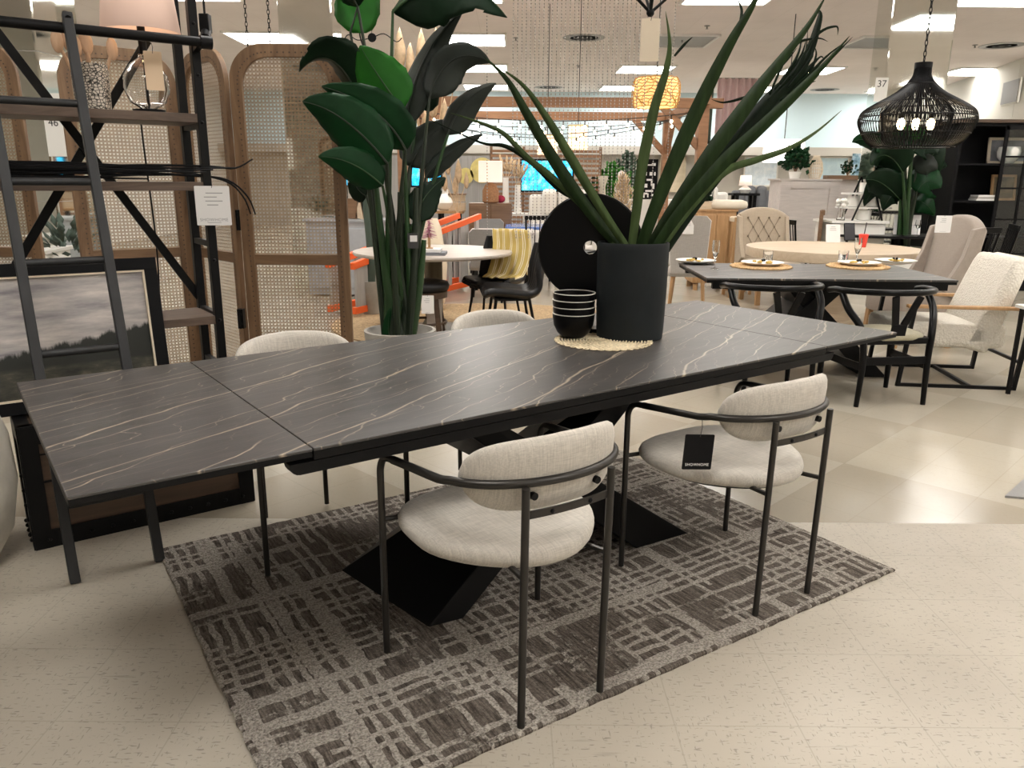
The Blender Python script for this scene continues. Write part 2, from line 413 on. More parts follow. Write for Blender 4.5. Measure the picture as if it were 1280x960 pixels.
c = t.mix(t.math('MULTIPLY', flecks(t, co_), .25), a, (.27, .235, .185))
t.col(t.mix(t.math('MULTIPLY', seams(t, xyz[0], xyz[1], sx, sy, .31, .008), .16), c, (.15, .12, .09)))
t.b.inputs['Specular IOR Level'].default_value = .3
t.l(t.ramp(t.noise(co_, 2, 1), [(.3, .17), (.7, .24)]), t.b.inputs['Roughness']); t.bump(t.noise(co_, 9, 3), .06, .012)
t = NT('ceiling_tile'); co_ = t.coord(); xyz = t.sep(co_)
c = t.ramp(t.noise(co_, 1.1, 3), [(.3, (.75, .685, .66)), (.7, (.81, .745, .72))])
t.col(t.mix(t.math('MULTIPLY', seams(t, xyz[0], xyz[1], 0, .1, .61, .006), .25), c, (.4, .36, .33))); t.set(Roughness=.95)
# landscape canvas
t = NT('landscape'); xyz = t.sep(t.coord('Object')); cz = xyz[2]
hor = t.math('ADD', cz, t.math('MULTIPLY', t.math('SUBTRACT', t.noise(t.coord('Object', (14, 1, 3)), 1.6, 5, .7), .5), .09))
sky = t.ramp(t.noise(t.coord('Object', (1.6, 1, 9), (0, .12, 0)), 2.2, 5, .6), [(.3, (.2, .19, .205)), (.52, (.44, .41, .4)), (.7, (.66, .61, .57))])
lnd = t.ramp(t.noise(t.coord('Object', (3, 1, 10)), 2.2, 5, .65), [(.35, (.012, .014, .012)), (.55, (.05, .048, .035)), (.72, (.16, .14, .1))])
tree = t.ramp(t.math('SUBTRACT', hor, t.math('MULTIPLY', t.math('MAXIMUM', t.math('SUBTRACT', xyz[0], -.06), 0), .16)), [(.20, 1), (.215, 0)])
c = t.mix(t.ramp(hor, [(.19, 1), (.2, 0)]), sky, lnd)
band = t.math('MULTIPLY', tree, t.ramp(cz, [(.165, 0), (.18, 1)]))
t.col(t.mix(band, c, (.012, .015, .012))); t.set(Roughness=.5)
# yellow striped throw
t = NT('throw'); xyz = t.sep(t.coord('UV')); 
k = t.math('FRACT', t.math('MULTIPLY', xyz[0], 6)); k2 = t.math('FRACT', t.math('MULTIPLY', xyz[0], 24))
st = t.math('MULTIPLY', t.math('LESS_THAN', k, .45), t.math('LESS_THAN', k2, .4))
t.col(t.mix(st, (.55, .41, .13), (.82, .76, .58))); t.set(Roughness=.95)
# tv picture, pictures on canvas
t = NT('tv_picture'); co_ = t.coord('Object'); f = t.noise(co_, 7, 5, .7)
bc = t.ramp(f, [(.35, (.0, .2, .6)), (.5, (.02, .5, .85)), (.66, (.35, .9, 1))]); t.col(bc); t.l(bc, t.b.inputs['Emission Color']); t.set(Emission_Strength=1.5)
for nm, st in (('canvas_pale', [(.3, (.5, .6, .68)), (.55, (.72, .8, .86)), (.7, (.85, .88, .9))]), ('canvas_blue', [(.3, (.5, .68, .78)), (.7, (.68, .84, .9))]),
               ('canvas_floral', [(.35, (.05, .1, .13)), (.5, (.2, .35, .45)), (.65, (.6, .7, .75))]), ('canvas_bw', [(.45, (.02, .02, .02)), (.5, (.75, .72, .7))]),
               ('canvas_map', [(.3, (.55, .47, .33)), (.7, (.72, .64, .48))]), ('canvas_grey', [(.3, (.1, .1, .11)), (.7, (.3, .3, .33))]), ('canvas_brown', [(.3, (.08, .06, .04)), (.7, (.3, .22, .12))]),
               ('canvas_ballet', [(.3, (.35, .33, .3)), (.5, (.55, .5, .45)), (.7, (.75, .72, .68))])):
    t = NT(nm); t.col(t.ramp(t.noise(t.coord('Object'), 5, 5, .65), st)); t.set(Roughness=.7)
H = 4.0
YW_ = 25.0
# ================================================================== setting
def quad(name, pts, mt): return struct(MB().add(pts, [tuple(range(len(pts)))]).build(name, mt, smooth=False))
FL = 3.07
quad('floor', [(-9, -7, 0), (14, -7, 0), (14, FL, 0), (-9, FL, 0)], 'vinyl_cream')
quad('floor_far', [(-9, FL, 0), (14, FL, 0), (14, YW_+.4, 0), (-9, YW_+.4, 0)], 'vinyl_tan')
quad('ceiling', [(-9, -7, H), (-9, YW_+.4, H), (14, YW_+.4, H), (14, -7, H)], 'ceiling_tile')
def wallbox(name, a, b, z0, z1, mt, th=.1):
    mb = MB(); a, b = V(a), V(b); mb.bar(V((a.x, a.y, (z0+z1)/2)), V((b.x, b.y, (z0+z1)/2)), th, z1-z0); return struct(mb.build(name, mt, smooth=False))
wallbox('wall_back', (-9, YW_), (14, YW_), 2.4, H, 'wall_blue')
wallbox('wall_back_lower', (-9, YW_), (14, YW_), 0, 2.2, 'wall_tan')
struct(MB().box((2.5, YW_-.3, 2.31), (23, .7, .24)).build('trim_back', 'wall_tan', smooth=False))
wallbox('wall_left', (-8.9, -7), (-8.9, YW_), 0, H, 'wall_white')
rw0, rw1 = gz(1280, 73, H), gz(1176, 110, H); rd = (rw1-rw0).normalized(); rend = rw0 + rd*((YW_-rw0.y)/rd.y)
wallbox('wall_right', (rend.x, rend.y), (rw0.x, rw0.y), 0, H, 'wall_white')
wallbox('wall_right_near', (rw0.x, rw0.y), (rw0.x, -7), 0, H, 'wall_white')
wallbox('wall_front', (-9, -6.95), (13, -6.95), 0, H, 'wall_white')
wallbox('wall_grey_panelling', (-4, 20.5), (.6, 20.5), 0, 2.0, 'wall_grey')

# ceiling lights: a 3 m grid, some of them switched off
OFF = {(1, 2), (2, 2), (0, 1)}
lt = None; ltoff = None
def light(x, y, on, lab):
    t = thing('ceiling_light', lab, 'ceiling light', (x, y, H-.03), 0, 'square ceiling lights')
    f = MB()
    for dx, dy, w_, d_ in ((0, .63, 1.3, .04), (0, -.63, 1.3, .04), (.63, 0, .04, 1.22), (-.63, 0, .04, 1.22)): f.box((dx, dy, .012), (w_, d_, .036))
    f.build('frame', 'light_rim', t, smooth=False)
    MB().box((0, 0, .02), (1.23, 1.23, .012)).build('diffuser', 'troffer' if on else 'troffer_off', t, smooth=False)
    return t
L1 = 'square ceiling light panel outside the edges of the picture'
onp = light(-20, 0, True, L1); offp = None
first = True
for i in range(-2, 3):
    for j in range(-4, 4):
        x, y = 3.1+3.9*i, 12.1+3.85*j
        nm = {(0, 0): 'bright square ceiling light above the long green blades', (1, 0): 'bright square ceiling light behind the top of the mirrored column marked 37',
              (-1, 0): 'bright square ceiling light behind the highest leaves of the tall plant', (-1, 1): 'small bright ceiling light beside the arching leaf of the tall plant',
              (0, 2): 'bright ceiling light just left of the yellow woven pendant', (0, 3): 'thin bright ceiling light above the far timber beam', (-1, 2): 'thin bright ceiling light behind the tall plant and the hanging bead strands',
              (-1, 3): 'farthest thin ceiling light behind the tall plant', (1, 3): 'thin far ceiling light left of the column marked 37', (-2, 0): 'bright ceiling light at the top edge beside the shelving upright', (-2, 1): 'bright ceiling light just above the front cane panel', (-2, 2): 'thin ceiling light behind the left drooping leaf of the tall plant', (-2, 3): 'farthest ceiling light among the left leaves of the tall plant', (1, 2): 'ceiling light behind the frayed tips of the long green blades', (2, 2): 'thin ceiling light right of the black wire pendant', (2, 3): 'thin far ceiling light by the right wall above the black cabinet',
              (1, 1): 'unlit grey square ceiling panel left of the column marked 37', (0, 1): 'unlit grey square ceiling panel above the yellow woven pendant'}.get((i, j), L1)
        on = (i, j) not in ((0, 1), (1, 1), (-2, -3), (-2, -4), (-1, -4))  # the unlit panels out of view are there to darken the left foreground
        if on and first: onp.location = (x, y, H-.03); onp['label'] = nm; first = False
        elif on: dup(onp, None, (x, y, H-.03), label=nm)
        else:
            if offp is None: offp = light(x, y, False, nm)
            else: dup(offp, None, (x, y, H-.03), label=nm)
def vent(px, py, r, lab):
    p = gz(px, py, H); t = thing('ceiling_vent', lab, 'air vent', (p.x, p.y, H), 0, 'round ceiling vents')
    MB().lathe([(r, 0), (r, -.006), (r*.7, -.012), (r*.66, -.006), (r*.66, 0)], 32, caps=False).build('outer_ring', 'vent_metal', t)
    MB().lathe([(r*.67, -.008), (.01, -.008)], 28).build('opening', 'hole_shade', t)  # flat dark disc, the vent's inner shade put into its colour
    MB().lathe([(r*.42, -.01), (r*.4, -.016), (r*.3, -.01)], 28, caps=False).build('inner_ring', 'vent_dark', t)
    MB().lathe([(r*.15, -.01), (0.0, -.016)], 20).build('centre_cone', 'vent_dark', t)
vent(730, 47, .4, 'round ceiling vent seen large behind the hanging bead strands')
vent(686, 109, .4, 'smaller round ceiling vent low behind the hanging bead strands')
vent(1252, 57, .4, 'round ceiling vent at the right above the black cabinet')
vent(1031, 112, .4, 'round ceiling vent left of the black wire pendant')
def detector(px, py, lab):
    p = gz(px, py, H); t = thing('sprinkler_head', lab, 'sprinkler', (p.x, p.y, H), 0, 'ceiling sprinklers')
    MB().lathe([(.05, 0), (.05, -.01), (.015, -.02), (.015, -.05), (.03, -.055), (.0, -.06)], 14).build('sprinkler', 'vent_metal', t)
for px, py, lab in ((853, 49, 'small ceiling sprinkler above the yellow woven pendant'), (645, 47, 'small ceiling sprinkler left of the large round vent'), (723, 82, 'small ceiling sprinkler below the large round vent'),
                    (1219, 56, 'small ceiling sprinkler left of the right round vent'), (1217, 87, 'small ceiling sprinkler below the right round vent'), (1057, 83, 'small ceiling sprinkler by the unlit panel near the column marked 37'), (884, 32, 'small ceiling sprinkler under the bright light above the green blades')): detector(px, py, lab)
# wall vent on the right wall
p0 = V((rw0.x, rw0.y, 0)); dr = V((rd.x, rd.y, 0)).normalized(); nn = V((dr.y, -dr.x, 0))
q = onplane(1264, 115, p0 - nn*.06, nn)
t = thing('wall_vent', 'rectangular grey louvred vent high on the white right wall', 'air vent', q, math.atan2(dr.y, dr.x))
f = MB(); f.box((0, 0, .24), (.9, .04, .04)).box((0, 0, -.24), (.9, .04, .04)).box((.44, 0, 0), (.04, .04, .5)).box((-.44, 0, 0), (.04, .04, .5)); f.build('frame', 'wall_white', t, smooth=False)
f = MB()
for k in range(10): f.box((0, .01, -.2+k*.044), (.84, .03, .012), rx=.6)
f.build('louvre', 'vent_metal', t, smooth=False); MB().box((0, .03, 0), (.84, .01, .46)).build('backing', 'ink_grey', t, smooth=False)

# ================================================================== rug
ra = math.radians(33); ru, rv = V((math.cos(ra), math.sin(ra), 0)), V((-math.sin(ra), math.cos(ra), 0))
c = ru*1.5 + rv*2.246
poly = []
for (x0, y0, x1, y1) in ((-1.14, -.81, 1.14, -.81), (1.14, -.81, 1.14, .81), (1.14, .81, -1.14, .81), (-1.14, .81, -1.14, -.81)):
    for k in range(60):
        a = k/60; poly.append((x0+(x1-x0)*a + rnd.uniform(-.003, .003), y0+(y1-y0)*a + rnd.uniform(-.003, .003)))
o = MB().loft(poly, [(0, 1), (.008, 1.002), (.012, .996)]).build('area_rug', 'rug', loc=c); o.rotation_euler = (0, 0, ra)
tag(o, 'taupe and brown rug with a broken grid pattern under the dark table', 'rug')

# ================================================================== dining table
TL, TW, TZ = 3.26, 1.15, .76
org = V((-.92, 1.5, 0)); tc = org + U*(TL/2) + W*(TW/2)
t = thing('dining_table', 'long dark stone dining table with pale veins on a crossed black base', 'dining table', tc, A)
S1, S2 = -TL/2+.535, TL/2-.54
def slab(x0, x1, nm, fr):
    g = .0015
    MB().box(((x0+x1)/2, 0, TZ-.004), (x1-x0-2*g, TW, .008)).build(nm, 'stone', t, smooth=False, bev=.002)
    MB().box(((x0+x1)/2, 0, TZ-.008-fr/2-.002), (x1-x0-2*g, TW-.004, fr+.004)).build(nm+'_frame', 'black_metal', t, smooth=False, bev=.002)
slab(-TL/2, S1, 'extension_leaf', .012); slab(S1, S2, 'centre_top', .02); slab(S2, TL/2, 'extension_leaf', .012)
# the rail below the centre with its rounded ends, one each long side, and two cross rails
for sy in (-1, 1):
    mb = MB(); prof = []
    x0, x1 = S1-.06, S2+.06; zt, zb = TZ-.034, TZ-.064
    pl = [(x0, zt), (x0, zb+.025)] + [(x0+.025-.025*math.cos(a), zb+.025-.025*math.sin(a)) for a in (.4, .8, 1.2, 1.57)] + [(x1-.025+.025*math.sin(a), zb+.025-.025*math.cos(a)) for a in (0, .4, .8, 1.2)] + [(x1, zb+.025), (x1, zt)]
    mb.xprism(pl, sy*(TW/2-.004)-.0, sy*(TW/2-.044)); mb.build('side_rail', 'black_metal', t, smooth=False)
for xx in (S1+.2, S2-.2): MB().box((xx, 0, TZ-.055), (.08, TW-.1, .038)).build('cross_rail', 'black_metal', t, smooth=False)
# crossed base: two wide folded beams
def beam(foot, head):      # four floor corners and four corners under the top, in u,v from the front left table corner
    vs = [(u_-TL/2, v_-TW/2, .013) for u_, v_ in foot] + [(u_-TL/2, v_-TW/2, TZ-.034) for u_, v_ in head]
    MB().add(vs, [(3, 2, 1, 0), (4, 5, 6, 7), (0, 1, 5, 4), (1, 2, 6, 5), (2, 3, 7, 6), (3, 0, 4, 7)]).build('base_beam', 'black_metal', t, smooth=False, bev=.004)
beam([(.885, .71), (.957, .195), (1.076, .175), (1.10, .71)], [(2.45, .74), (1.80, .195), (1.92, .175), (2.62, .74)])
beam([(1.90, .21), (2.17, .185), (2.22, .74), (1.96, .74)], [(1.0, .21), (1.12, .185), (1.0, .74), (.86, .74)])

# ================================================================== beige chairs
def seat_outline(n=48):
    out = []
    for k in range(n):
        a = 2*PI*k/n; x, y = math.cos(a), math.sin(a); e = 3.2 if y > 0 else 2.3
        q = (abs(x)**e+abs(y)**e)**(-1/e); x *= q; y *= q
        wd = .276 - .085*max(0, -y)**1.5
        out.append((x*wd, y*.268 + .035))
    return out
def make_chair(lab, loc, rz):
    t = thing('dining_chair', lab, 'dining chair', loc, rz, 'beige tub chairs round the dark table')
    so = seat_outline()
    MB().loft(so, [(.42, .86), (.425, .96), (.437, .995), (.45, 1), (.461, .985), (.469, .95), (.474, .85), (.477, .4)], (0, .02)).build('seat', 'linen', t, ang=80)
    MB().loft(so, [(.405, .8), (.422, .88)], (0, .02)).build('seat_pan', 'black_metal', t)
    # backrest: a padded crescent
    rs = []; N = 36
    for i in range(N+1):
        s = -1+2*i/N; a = s*1.13; e = max(.02, 1-abs(s)**3.6)**.5
        cx_, cy_ = .258*math.sin(a)*1.0, -.03-.2*math.cos(a)
        tan = V((math.cos(a)*.245, .19*math.sin(a), 0)).normalized(); nrm = V((tan.y, -tan.x, 0)); r = []
        zc = .678 + .012*(1-abs(s)); hh = .1*e; tt = .03*e**.7
        for k in range(16):
            b = 2*PI*k/16; cb_, sb_ = math.cos(b), math.sin(b)
            ux = math.copysign(abs(cb_)**.8, cb_)*tt; uz = math.copysign(abs(sb_)**.75, sb_)*hh
            r.append(V((cx_, cy_, zc+uz)) + nrm*(ux + uz*.12))
        rs.append(r)
    MB().rings(rs).build('backrest', 'linen', t, ang=80)
    R = .0105
    for sx in (-1, 1):
        MB().tube(smooth_path([(sx*.282, .25, .0), (sx*.282, .25, .3), (sx*.282, .25, .545), (sx*.281, .248, .598), (sx*.279, .225, .630), (sx*.275, .18, .638)], 5), R, 10).build('leg', 'gunmetal', t)
        MB().tube([(sx*.135, -.252, 0), (sx*.135, -.262, .672)], R, 10).build('leg', 'gunmetal', t)
        MB().tube([(sx*.282, .25, .435), (sx*.2, .235, .435)], .008, 8).build('seat_bracket', 'gunmetal', t)
        MB().tube([(sx*.135, -.256, .43), (sx*.12, -.17, .425)], .008, 8).build('seat_bracket', 'gunmetal', t)
    pts = [(-.275, .18, .638), (-.268, .06, .648), (-.262, -.06, .658)]
    for i in range(15):
        a = math.radians(-76+152*i/14); pts.append((.268*math.sin(a), -.06-.205*math.cos(a), .668+.01*math.cos(a)))
    pts += [(.262, -.06, .658), (.268, .06, .648), (.275, .18, .638)]
    MB().tube(smooth_path(pts, 2), R*1.12, 10).build('arm_rail', 'gunmetal', t)
    # flat bar between the rear legs and its bolts
    q = MB(); ps = []
    for i in range(9):
        s = -1+i/4; ps.append((s*.135, -.258+.012*(1-s*s)*-1, .60))
    for a, b in zip(ps, ps[1:]): q.bar(a, b, .006, .02)
    q.build('back_bar', 'gunmetal', t)
    for sx in (-1, 1):
        MB().ball((sx*.06, -.27, .6), .007, 8).build('bolt', 'black_metal', t)
        MB().tube([(sx*.1, -.252, .64), (sx*.1, -.22, .64)], .010, 12).build('back_mount', 'black_metal', t)
    return t
ROT = math.radians(34.2)
ch = make_chair('beige linen tub chair with black tube legs, nearest of the four at the dark table', (0.0, 2.04, .013), ROT)
dup(ch, None, (.785, 2.595, .013), math.radians(33.5), 'beige linen tub chair with a black tag hanging from its arm')
dup(ch, None, (-.785, 2.92, 0.013), ROT+PI, 'beige linen tub chair tucked behind the table in front of the cane screen')
dup(ch, None, (.0, 3.5, .013), ROT+PI, 'beige linen tub chair tucked behind the table in front of the black stool')
# black tag on the second chair's arm
def hang_tag(name, lab, cat, p, w, h, mt, rz, brand=None, ink='ink', tilt=0, string=.04, lines=0, twine='string'):
    t = thing(name, lab, cat, p, rz); t.rotation_euler = (0, tilt, rz)
    MB().prism(rr(w, h, .004, 2), -.0008, .0008).build('card', mt, t, smooth=False).matrix_local = Matrix.Translation((0, 0, -string-h/2)) @ Matrix.Rotation(PI/2, 4, 'X')
    MB().tube([(0, -.002, 0), (.003, -.003, -string*.5), (0, -.002, -string-.008)], .0012, 5).build('string', twine, t)
    if brand:
        text('lettering', brand, w*.13, ink, t, Matrix.Translation((0, -.0015, -string-h*.86)) @ STAND, 1.1)
    if lines:
        mb = MB()
        for k in range(lines): mb.box((w*rnd.uniform(-.06, .06), -.0012, -string-h*(.18+.1*k)), (w*rnd.uniform(.25, .5), .0006, h*.022))
        mb.box((0, -.0012, -string-h*.93), (w*.4, .0006, h*.012)); mb.build('small_print', 'ink_grey', t, smooth=False)
    return t
a = at(878, 519, 2.36)
hang_tag('brand_tag', 'black tag lettered in white hanging from the chair arm', 'tag', V((a.x, a.y, .672)), .098, .118, 'black_matte', math.radians(8), 'SHOWHOME', 'paper', 0.05, .048)
a = V((-.345, 2.03, .44))
hang_tag('price_tag', 'grey tag hanging edge-on from the front leg of the nearest chair', 'tag', V((-.37, 2.03, .44)), .06, .14, 'ink', math.radians(96), None, 'ink', 0, .05, 0)

# ================================================================== things on the table
vp = gz(789, 425, TZ)
t = thing('vase', 'tall matte black oval vase holding long green blades', 'vase', (vp.x+.0, vp.y+.06, TZ), 0)
MB().lathe([(.132, 0), (.138, .004), (.141, .04), (.146, .2), (.147, .37), (.148, .395), (.145, .4), (.139, .398), (.138, .37), (.135, .03), (0, .02)], 48, sx=1, sy=.86).build('vase_body', 'vase_black', t)
VB = V((vp.x, vp.y+.06, TZ))
# woven mat under them
c = gz(754, 427, TZ) + V((0, .0, 0))
mb = MB(); 
for k in range(14):
    r = .02+k*.0125; mb.tube([(r*math.cos(a), r*math.sin(a), .004+.0018*math.sin(a*18+k*2)) for a in [2*PI*j/60 for j in range(60)]], .0042, 5, True)
for k in range(40):
    a = 2*PI*k/40; mb.tube([(math.cos(a)*.19+.011*math.cos(b), math.sin(a)*.19+.011*math.sin(b), .005) for b in [2*PI*j/8 for j in range(8)]], .0028, 4, True)
o = mb.build('woven_mat', 'doily', loc=(c.x, c.y, TZ)); tag(o, 'round cream woven mat with a looped edge under bowls and vase', 'place mat')
# four nested bowls
b = gz(717, 425, TZ) + V((0, .035, .009))
bw = None
labs = ['black bowl with a white rim at the bottom of the stack', 'black bowl with a white rim, second from the bottom of the stack', 'black bowl with a white rim, third from the bottom of the stack', 'black bowl with a white rim on top of the stack']
for k in range(4):
    if bw is None:
        bw = thing('bowl', labs[0], 'bowl', (b.x, b.y, b.z), 0, 'nested black bowls')
        MB().lathe([(.045, 0), (.05, .003), (.068, .02), (.083, .05), (.088, .085), (.0885, .1), (.0855, .1), (.08, .055), (.062, .022), (.04, .012), (0, .01)], 36).build('bowl_body', 'black_gloss', bw)
        MB().lathe([(.0887, .0975), (.0888, .1005), (.0852, .1008), (.0852, .0975)], 36, caps=False).build('rim', 'rim_white', bw)
    else: dup(bw, None, (b.x + (.001, -.001, .001)[k-1], b.y, b.z+.0285*k), label=labs[k])
# black disc on a stand
d = at(738, 309, 3.36)
t = thing('disc_sculpture', 'large black disc with a round hole standing behind the vase', 'sculpture', (d.x, d.y, TZ), math.radians(-9))
zc = d.z-TZ
mb = MB(); n = 64; R_, r_ = .224, .028
rs = []
for (rad, y) in ((r_, -.014), (R_-.006, -.014), (R_, -.008), (R_, .008), (R_-.006, .014), (r_, .014)):
    rs.append([(rad*math.cos(2*PI*k/n), y, zc+rad*math.sin(2*PI*k/n)) for k in range(n)])
vs = [p for r in rs for p in r]; fs = []
for i in range(6):
    j = (i+1) % 6
    for k in range(n): fs.append((i*n+k, i*n+(k+1) % n, j*n+(k+1) % n, j*n+k))
mb.add(vs, fs).build('disc', 'black_gloss', t, ang=25)
MB().box((0, 0, .012), (.16, .09, .024)).box((0, 0, (zc-R_)/2+.02), (.03, .03, zc-R_+.02)).build('stand', 'black_metal', t, bev=.003)
# long blades in the vase
def blade(parent, pts, w0, mt, fold=.25, name='blade', twist=0):
    P = smooth_path(pts, 6); n = len(P); rows = []
    for i, p in enumerate(P):
        tn = (P[min(i+1, n-1)]-P[max(i-1, 0)]).normalized(); s = i/(n-1)
        vw = (p-C0).normalized(); sd = tn.cross(vw).normalized(); nr = sd.cross(tn)
        an = twist*s + fold; w = w0*(.75+.8*s if s < .35 else 1.03*(1-((s-.35)/.65)**1.35) + .015)
        s2 = (sd*math.cos(twist*s*1.3) + nr*math.sin(twist*s*1.3))
        n2 = s2.cross(tn)
        rows.append([p - s2*w/2 + n2*w*fold, p, p + s2*w/2 + n2*w*fold])
    vs = [q-parent.location for r in rows for q in r]; fs = []
    for i in range(n-1):
        for k in (0, 1): fs.append((i*3+k, (i+1)*3+k, (i+1)*3+k+1, i*3+k+1))
    return MB().add(vs, fs).build(name, mt, parent, sol=.0012, ang=12)
t = thing('blade_arrangement', 'long green strap leaves fanning out of the black vase', 'artificial plant', VB + V((0, 0, .03)))
def pxb(lst, Y0, Y1):
    n = len(lst); return [at(x, y, Y0+(Y1-Y0)*i/(n-1)) for i, (x, y) in enumerate(lst)]
Yv = VB.y
BL = [([(776, 310), (745, 275), (700, 212), (660, 145), (634, 100), (604, 70)], .05, 'blade', .2, 0, .05),
      ([(784, 310), (752, 262), (712, 195), (685, 150), (655, 108), (624, 84)], .038, 'blade_light', .25, 0, -.05),
      ([(772, 310), (735, 265), (690, 222), (660, 198), (628, 166), (590, 150), (563, 141)], .028, 'blade_light', .2, 0, .12),
      ([(770, 312), (740, 262), (700, 236), (665, 203), (632, 183), (600, 178), (535, 148)], .028, 'blade_dark', .2, 0, .18),
      ([(789, 312), (795, 268), (803, 205), (818, 135), (832, 90), (837, 55), (832, 14)], .042, 'blade_light', .2, 0, -.03),
      ([(800, 312), (818, 262), (848, 190), (880, 118), (912, 55), (943, 2), (960, -40)], .058, 'blade', .2, 0, -.1),
      ([(812, 312), (842, 262), (890, 190), (940, 122), (968, 85), (1008, 35), (1034, -8)], .062, 'blade', .2, 0, .0),
      ([(824, 312), (855, 262), (905, 192), (962, 125), (1003, 82), (1024, 25), (1022, 12)], .066, 'blade_dark', .2, 0, .08),
      ([(818, 312), (850, 265), (902, 205), (950, 160), (1000, 112), (1033, 78), (1062, 45)], .05, 'blade', .2, 0, -.14),
      ([(826, 312), (862, 262), (906, 215), (945, 200), (985, 186), (1020, 165), (1052, 138)], .03, 'blade_light', .2, 0, .05),
      ([(832, 312), (870, 255), (920, 190), (965, 140), (1002, 95), (1022, 72)], .05, 'blade_dark', .25, 0, .12)]
for lst, wd, mt_, fo, tw, dd in BL: blade(t, pxb(lst, Yv+(-.02 if dd < 0 else .02), Yv+dd*2.2), wd, mt_, .09, 'leaf', .25)
# frayed tips
for lst in ([(960, 125), (985, 98), (1005, 72), (1010, 35)], [(975, 105), (1000, 72), (1008, 48)], [(990, 95), (1020, 45), (1045, 33), (1047, 44)], [(965, 130), (1000, 100), (1024, 72), (1030, 75)],
            [(950, 150), (985, 120), (1000, 100), (1006, 101)], [(985, 110), (1012, 75), (1016, 62), (1022, 30)], [(1000, 110), (1040, 72), (1066, 46)], [(962, 118), (990, 60), (1020, 48), (1035, 52)],
            [(953, 112), (930, 122), (905, 128), (889, 124)], [(968, 112), (990, 82), (1000, 60), (1003, 34)], [(985, 118), (1018, 86), (1036, 68), (1060, 50)], [(940, 128), (965, 95), (985, 74), (996, 60)], [(975, 126), (1004, 108), (1020, 101)], [(990, 120), (1010, 96), (1020, 70), (1018, 58)], [(925, 28), (927, 12), (920, -5)], [(843, 70), (856, 55), (866, 46)]):
    blade(t, pxb(lst, Yv+.1, Yv+.14), .011, 'blade_dark', .15, 'leaf')
# ================================================================== library shelf and ladder (table frame axes)
SV = 3.62; SD = .27; SR = .985; SL = -.75
t = thing('shelving_unit', 'tall black metal shelving unit with brown wood shelves and crossed back braces', 'shelf', uv((SR+SL)/2, SV+SD/2, 0), A)
sw = (SR-SL)/2; sd = SD/2
for x in (-sw, sw):
    for y in (-sd, sd): MB().box((x, y, 1.25), (.035, .04, 2.5)).build('upright', 'black_metal', t, smooth=False, bev=.002)
    for z in (.56, .8, 1.12, 1.62, 2.3): MB().bar((x, -sd, z), (x, sd, z), .025, .025).build('side_rail', 'black_metal', t, smooth=False)
    for y in (-sd,):
        q = MB()
        for z in (.35, .78, 1.05, 1.36, 1.63, 1.82, 2.02): q.ball((x+.0, y-.02, z), .008, 8)
        q.build('bolt', 'black_metal', t)
def shelfz(px, py): return onplane(px, py, uv(0, SV), W).z
zs = [.535, .80, 1.385, 1.665, 2.4]
for z in zs: MB().box((0, 0, z-.018), (2*sw-.02, SD+.03, .036)).build('shelf_board', 'wood_shelf', t, smooth=False, bev=.002)
# ladder rail with end knob and bracket
zr = onplane(150, 42, uv(0, SV-.09), W).z
MB().tube([(-sw-.05, -sd-.09, zr), (sw+.03, -sd-.09, zr)], .019, 14).build('ladder_rail', 'black_metal', t)
MB().tube([(sw+.0, -sd-.09, zr), (sw+.045, -sd-.09, zr)], .026, 14).build('rail_end', 'black_metal', t)
MB().bar((sw, -sd, zr-.02), (sw, -sd-.09, zr), .025, .03).bar((-sw, -sd, zr-.02), (-sw, -sd-.09, zr), .025, .03).build('rail_bracket', 'black_metal', t, smooth=False)
# cross braces on the back
def bk(px, py): 
    p = onplane(px, py, uv(0, SV+SD+.01), W); p = p - uv((SR+SL)/2, SV+SD/2, 0); return V((p.dot(U), p.dot(W), p.z))
a, b = bk(0, 45), bk(242, 362); c, d = bk(180, 58), bk(20, 332)
b = b + (b-a)*.035; a = a - (b-a)*.03; c = c + (c-d)*.03
q = MB(); q.bar(a, b, .036, .012, (0, 1, 0)); q.build('cross_brace', 'black_metal', t, smooth=False)
q = MB(); q.bar(c + V((0, .012, 0)), d + V((0, .012, 0)), .036, .012, (0, 1, 0)); q.build('cross_brace', 'black_metal', t, smooth=False)
# ladder leaning on the rail
lr, ll = gz(199, 700), gz(95, 730)
ur, ul = lr.dot(U), ll.dot(U); vf = (lr.dot(W)+ll.dot(W))/2
lean = (SV-.09-.03-vf); t = thing('library_ladder', 'black metal library ladder leaning on the shelving rail', 'ladder', uv((ur+ul)/2, vf, 0), A)
hw = (ur-ul)/2; zt = zr+.05
for s in (-1, 1):
    MB().bar((s*hw, 0, 0.0), (s*hw, lean*zt/zr, zt), .034, .034, (0, 1, 0)).build('ladder_side', 'ladder_metal', t, smooth=False, bev=.003)
    MB().tube([(s*hw, lean*.985, zr+.028), (s*hw, lean+.045, zr+.052), (s*hw, lean+.07, zr+.02)], .012, 8).build('hook', 'black_metal', t)
for py_ in (130, 228, 325, 432, 612):
    best = min([k*.005 for k in range(20, 390)], key=lambda z: abs((lambda p: CY - F*((p-C0).dot(UX))/((p-C0).dot(fwd)))(uv(ur, vf+lean*z/zr, z)) - py_))
    MB().tube([(-hw, lean*best/zr, best), (hw, lean*best/zr, best)], .014, 10).build('rung', 'ladder_metal', t)
def onshelf(px, z, back=.5):           # on a shelf at height z, at the pixel column px
    p = onplane(px, 300, uv(0, SV+SD*back), W)
    for _ in range(6):
        zz = p.z
        lo, hi = -200, 1200
        for _ in range(40):
            mid = (lo+hi)/2
            q_ = onplane(px, mid, uv(0, SV+SD*back), W)
            if q_.z > z: lo = mid
            else: hi = mid
        break
    return onplane(px, (lo+hi)/2, uv(0, SV+SD*back), W)
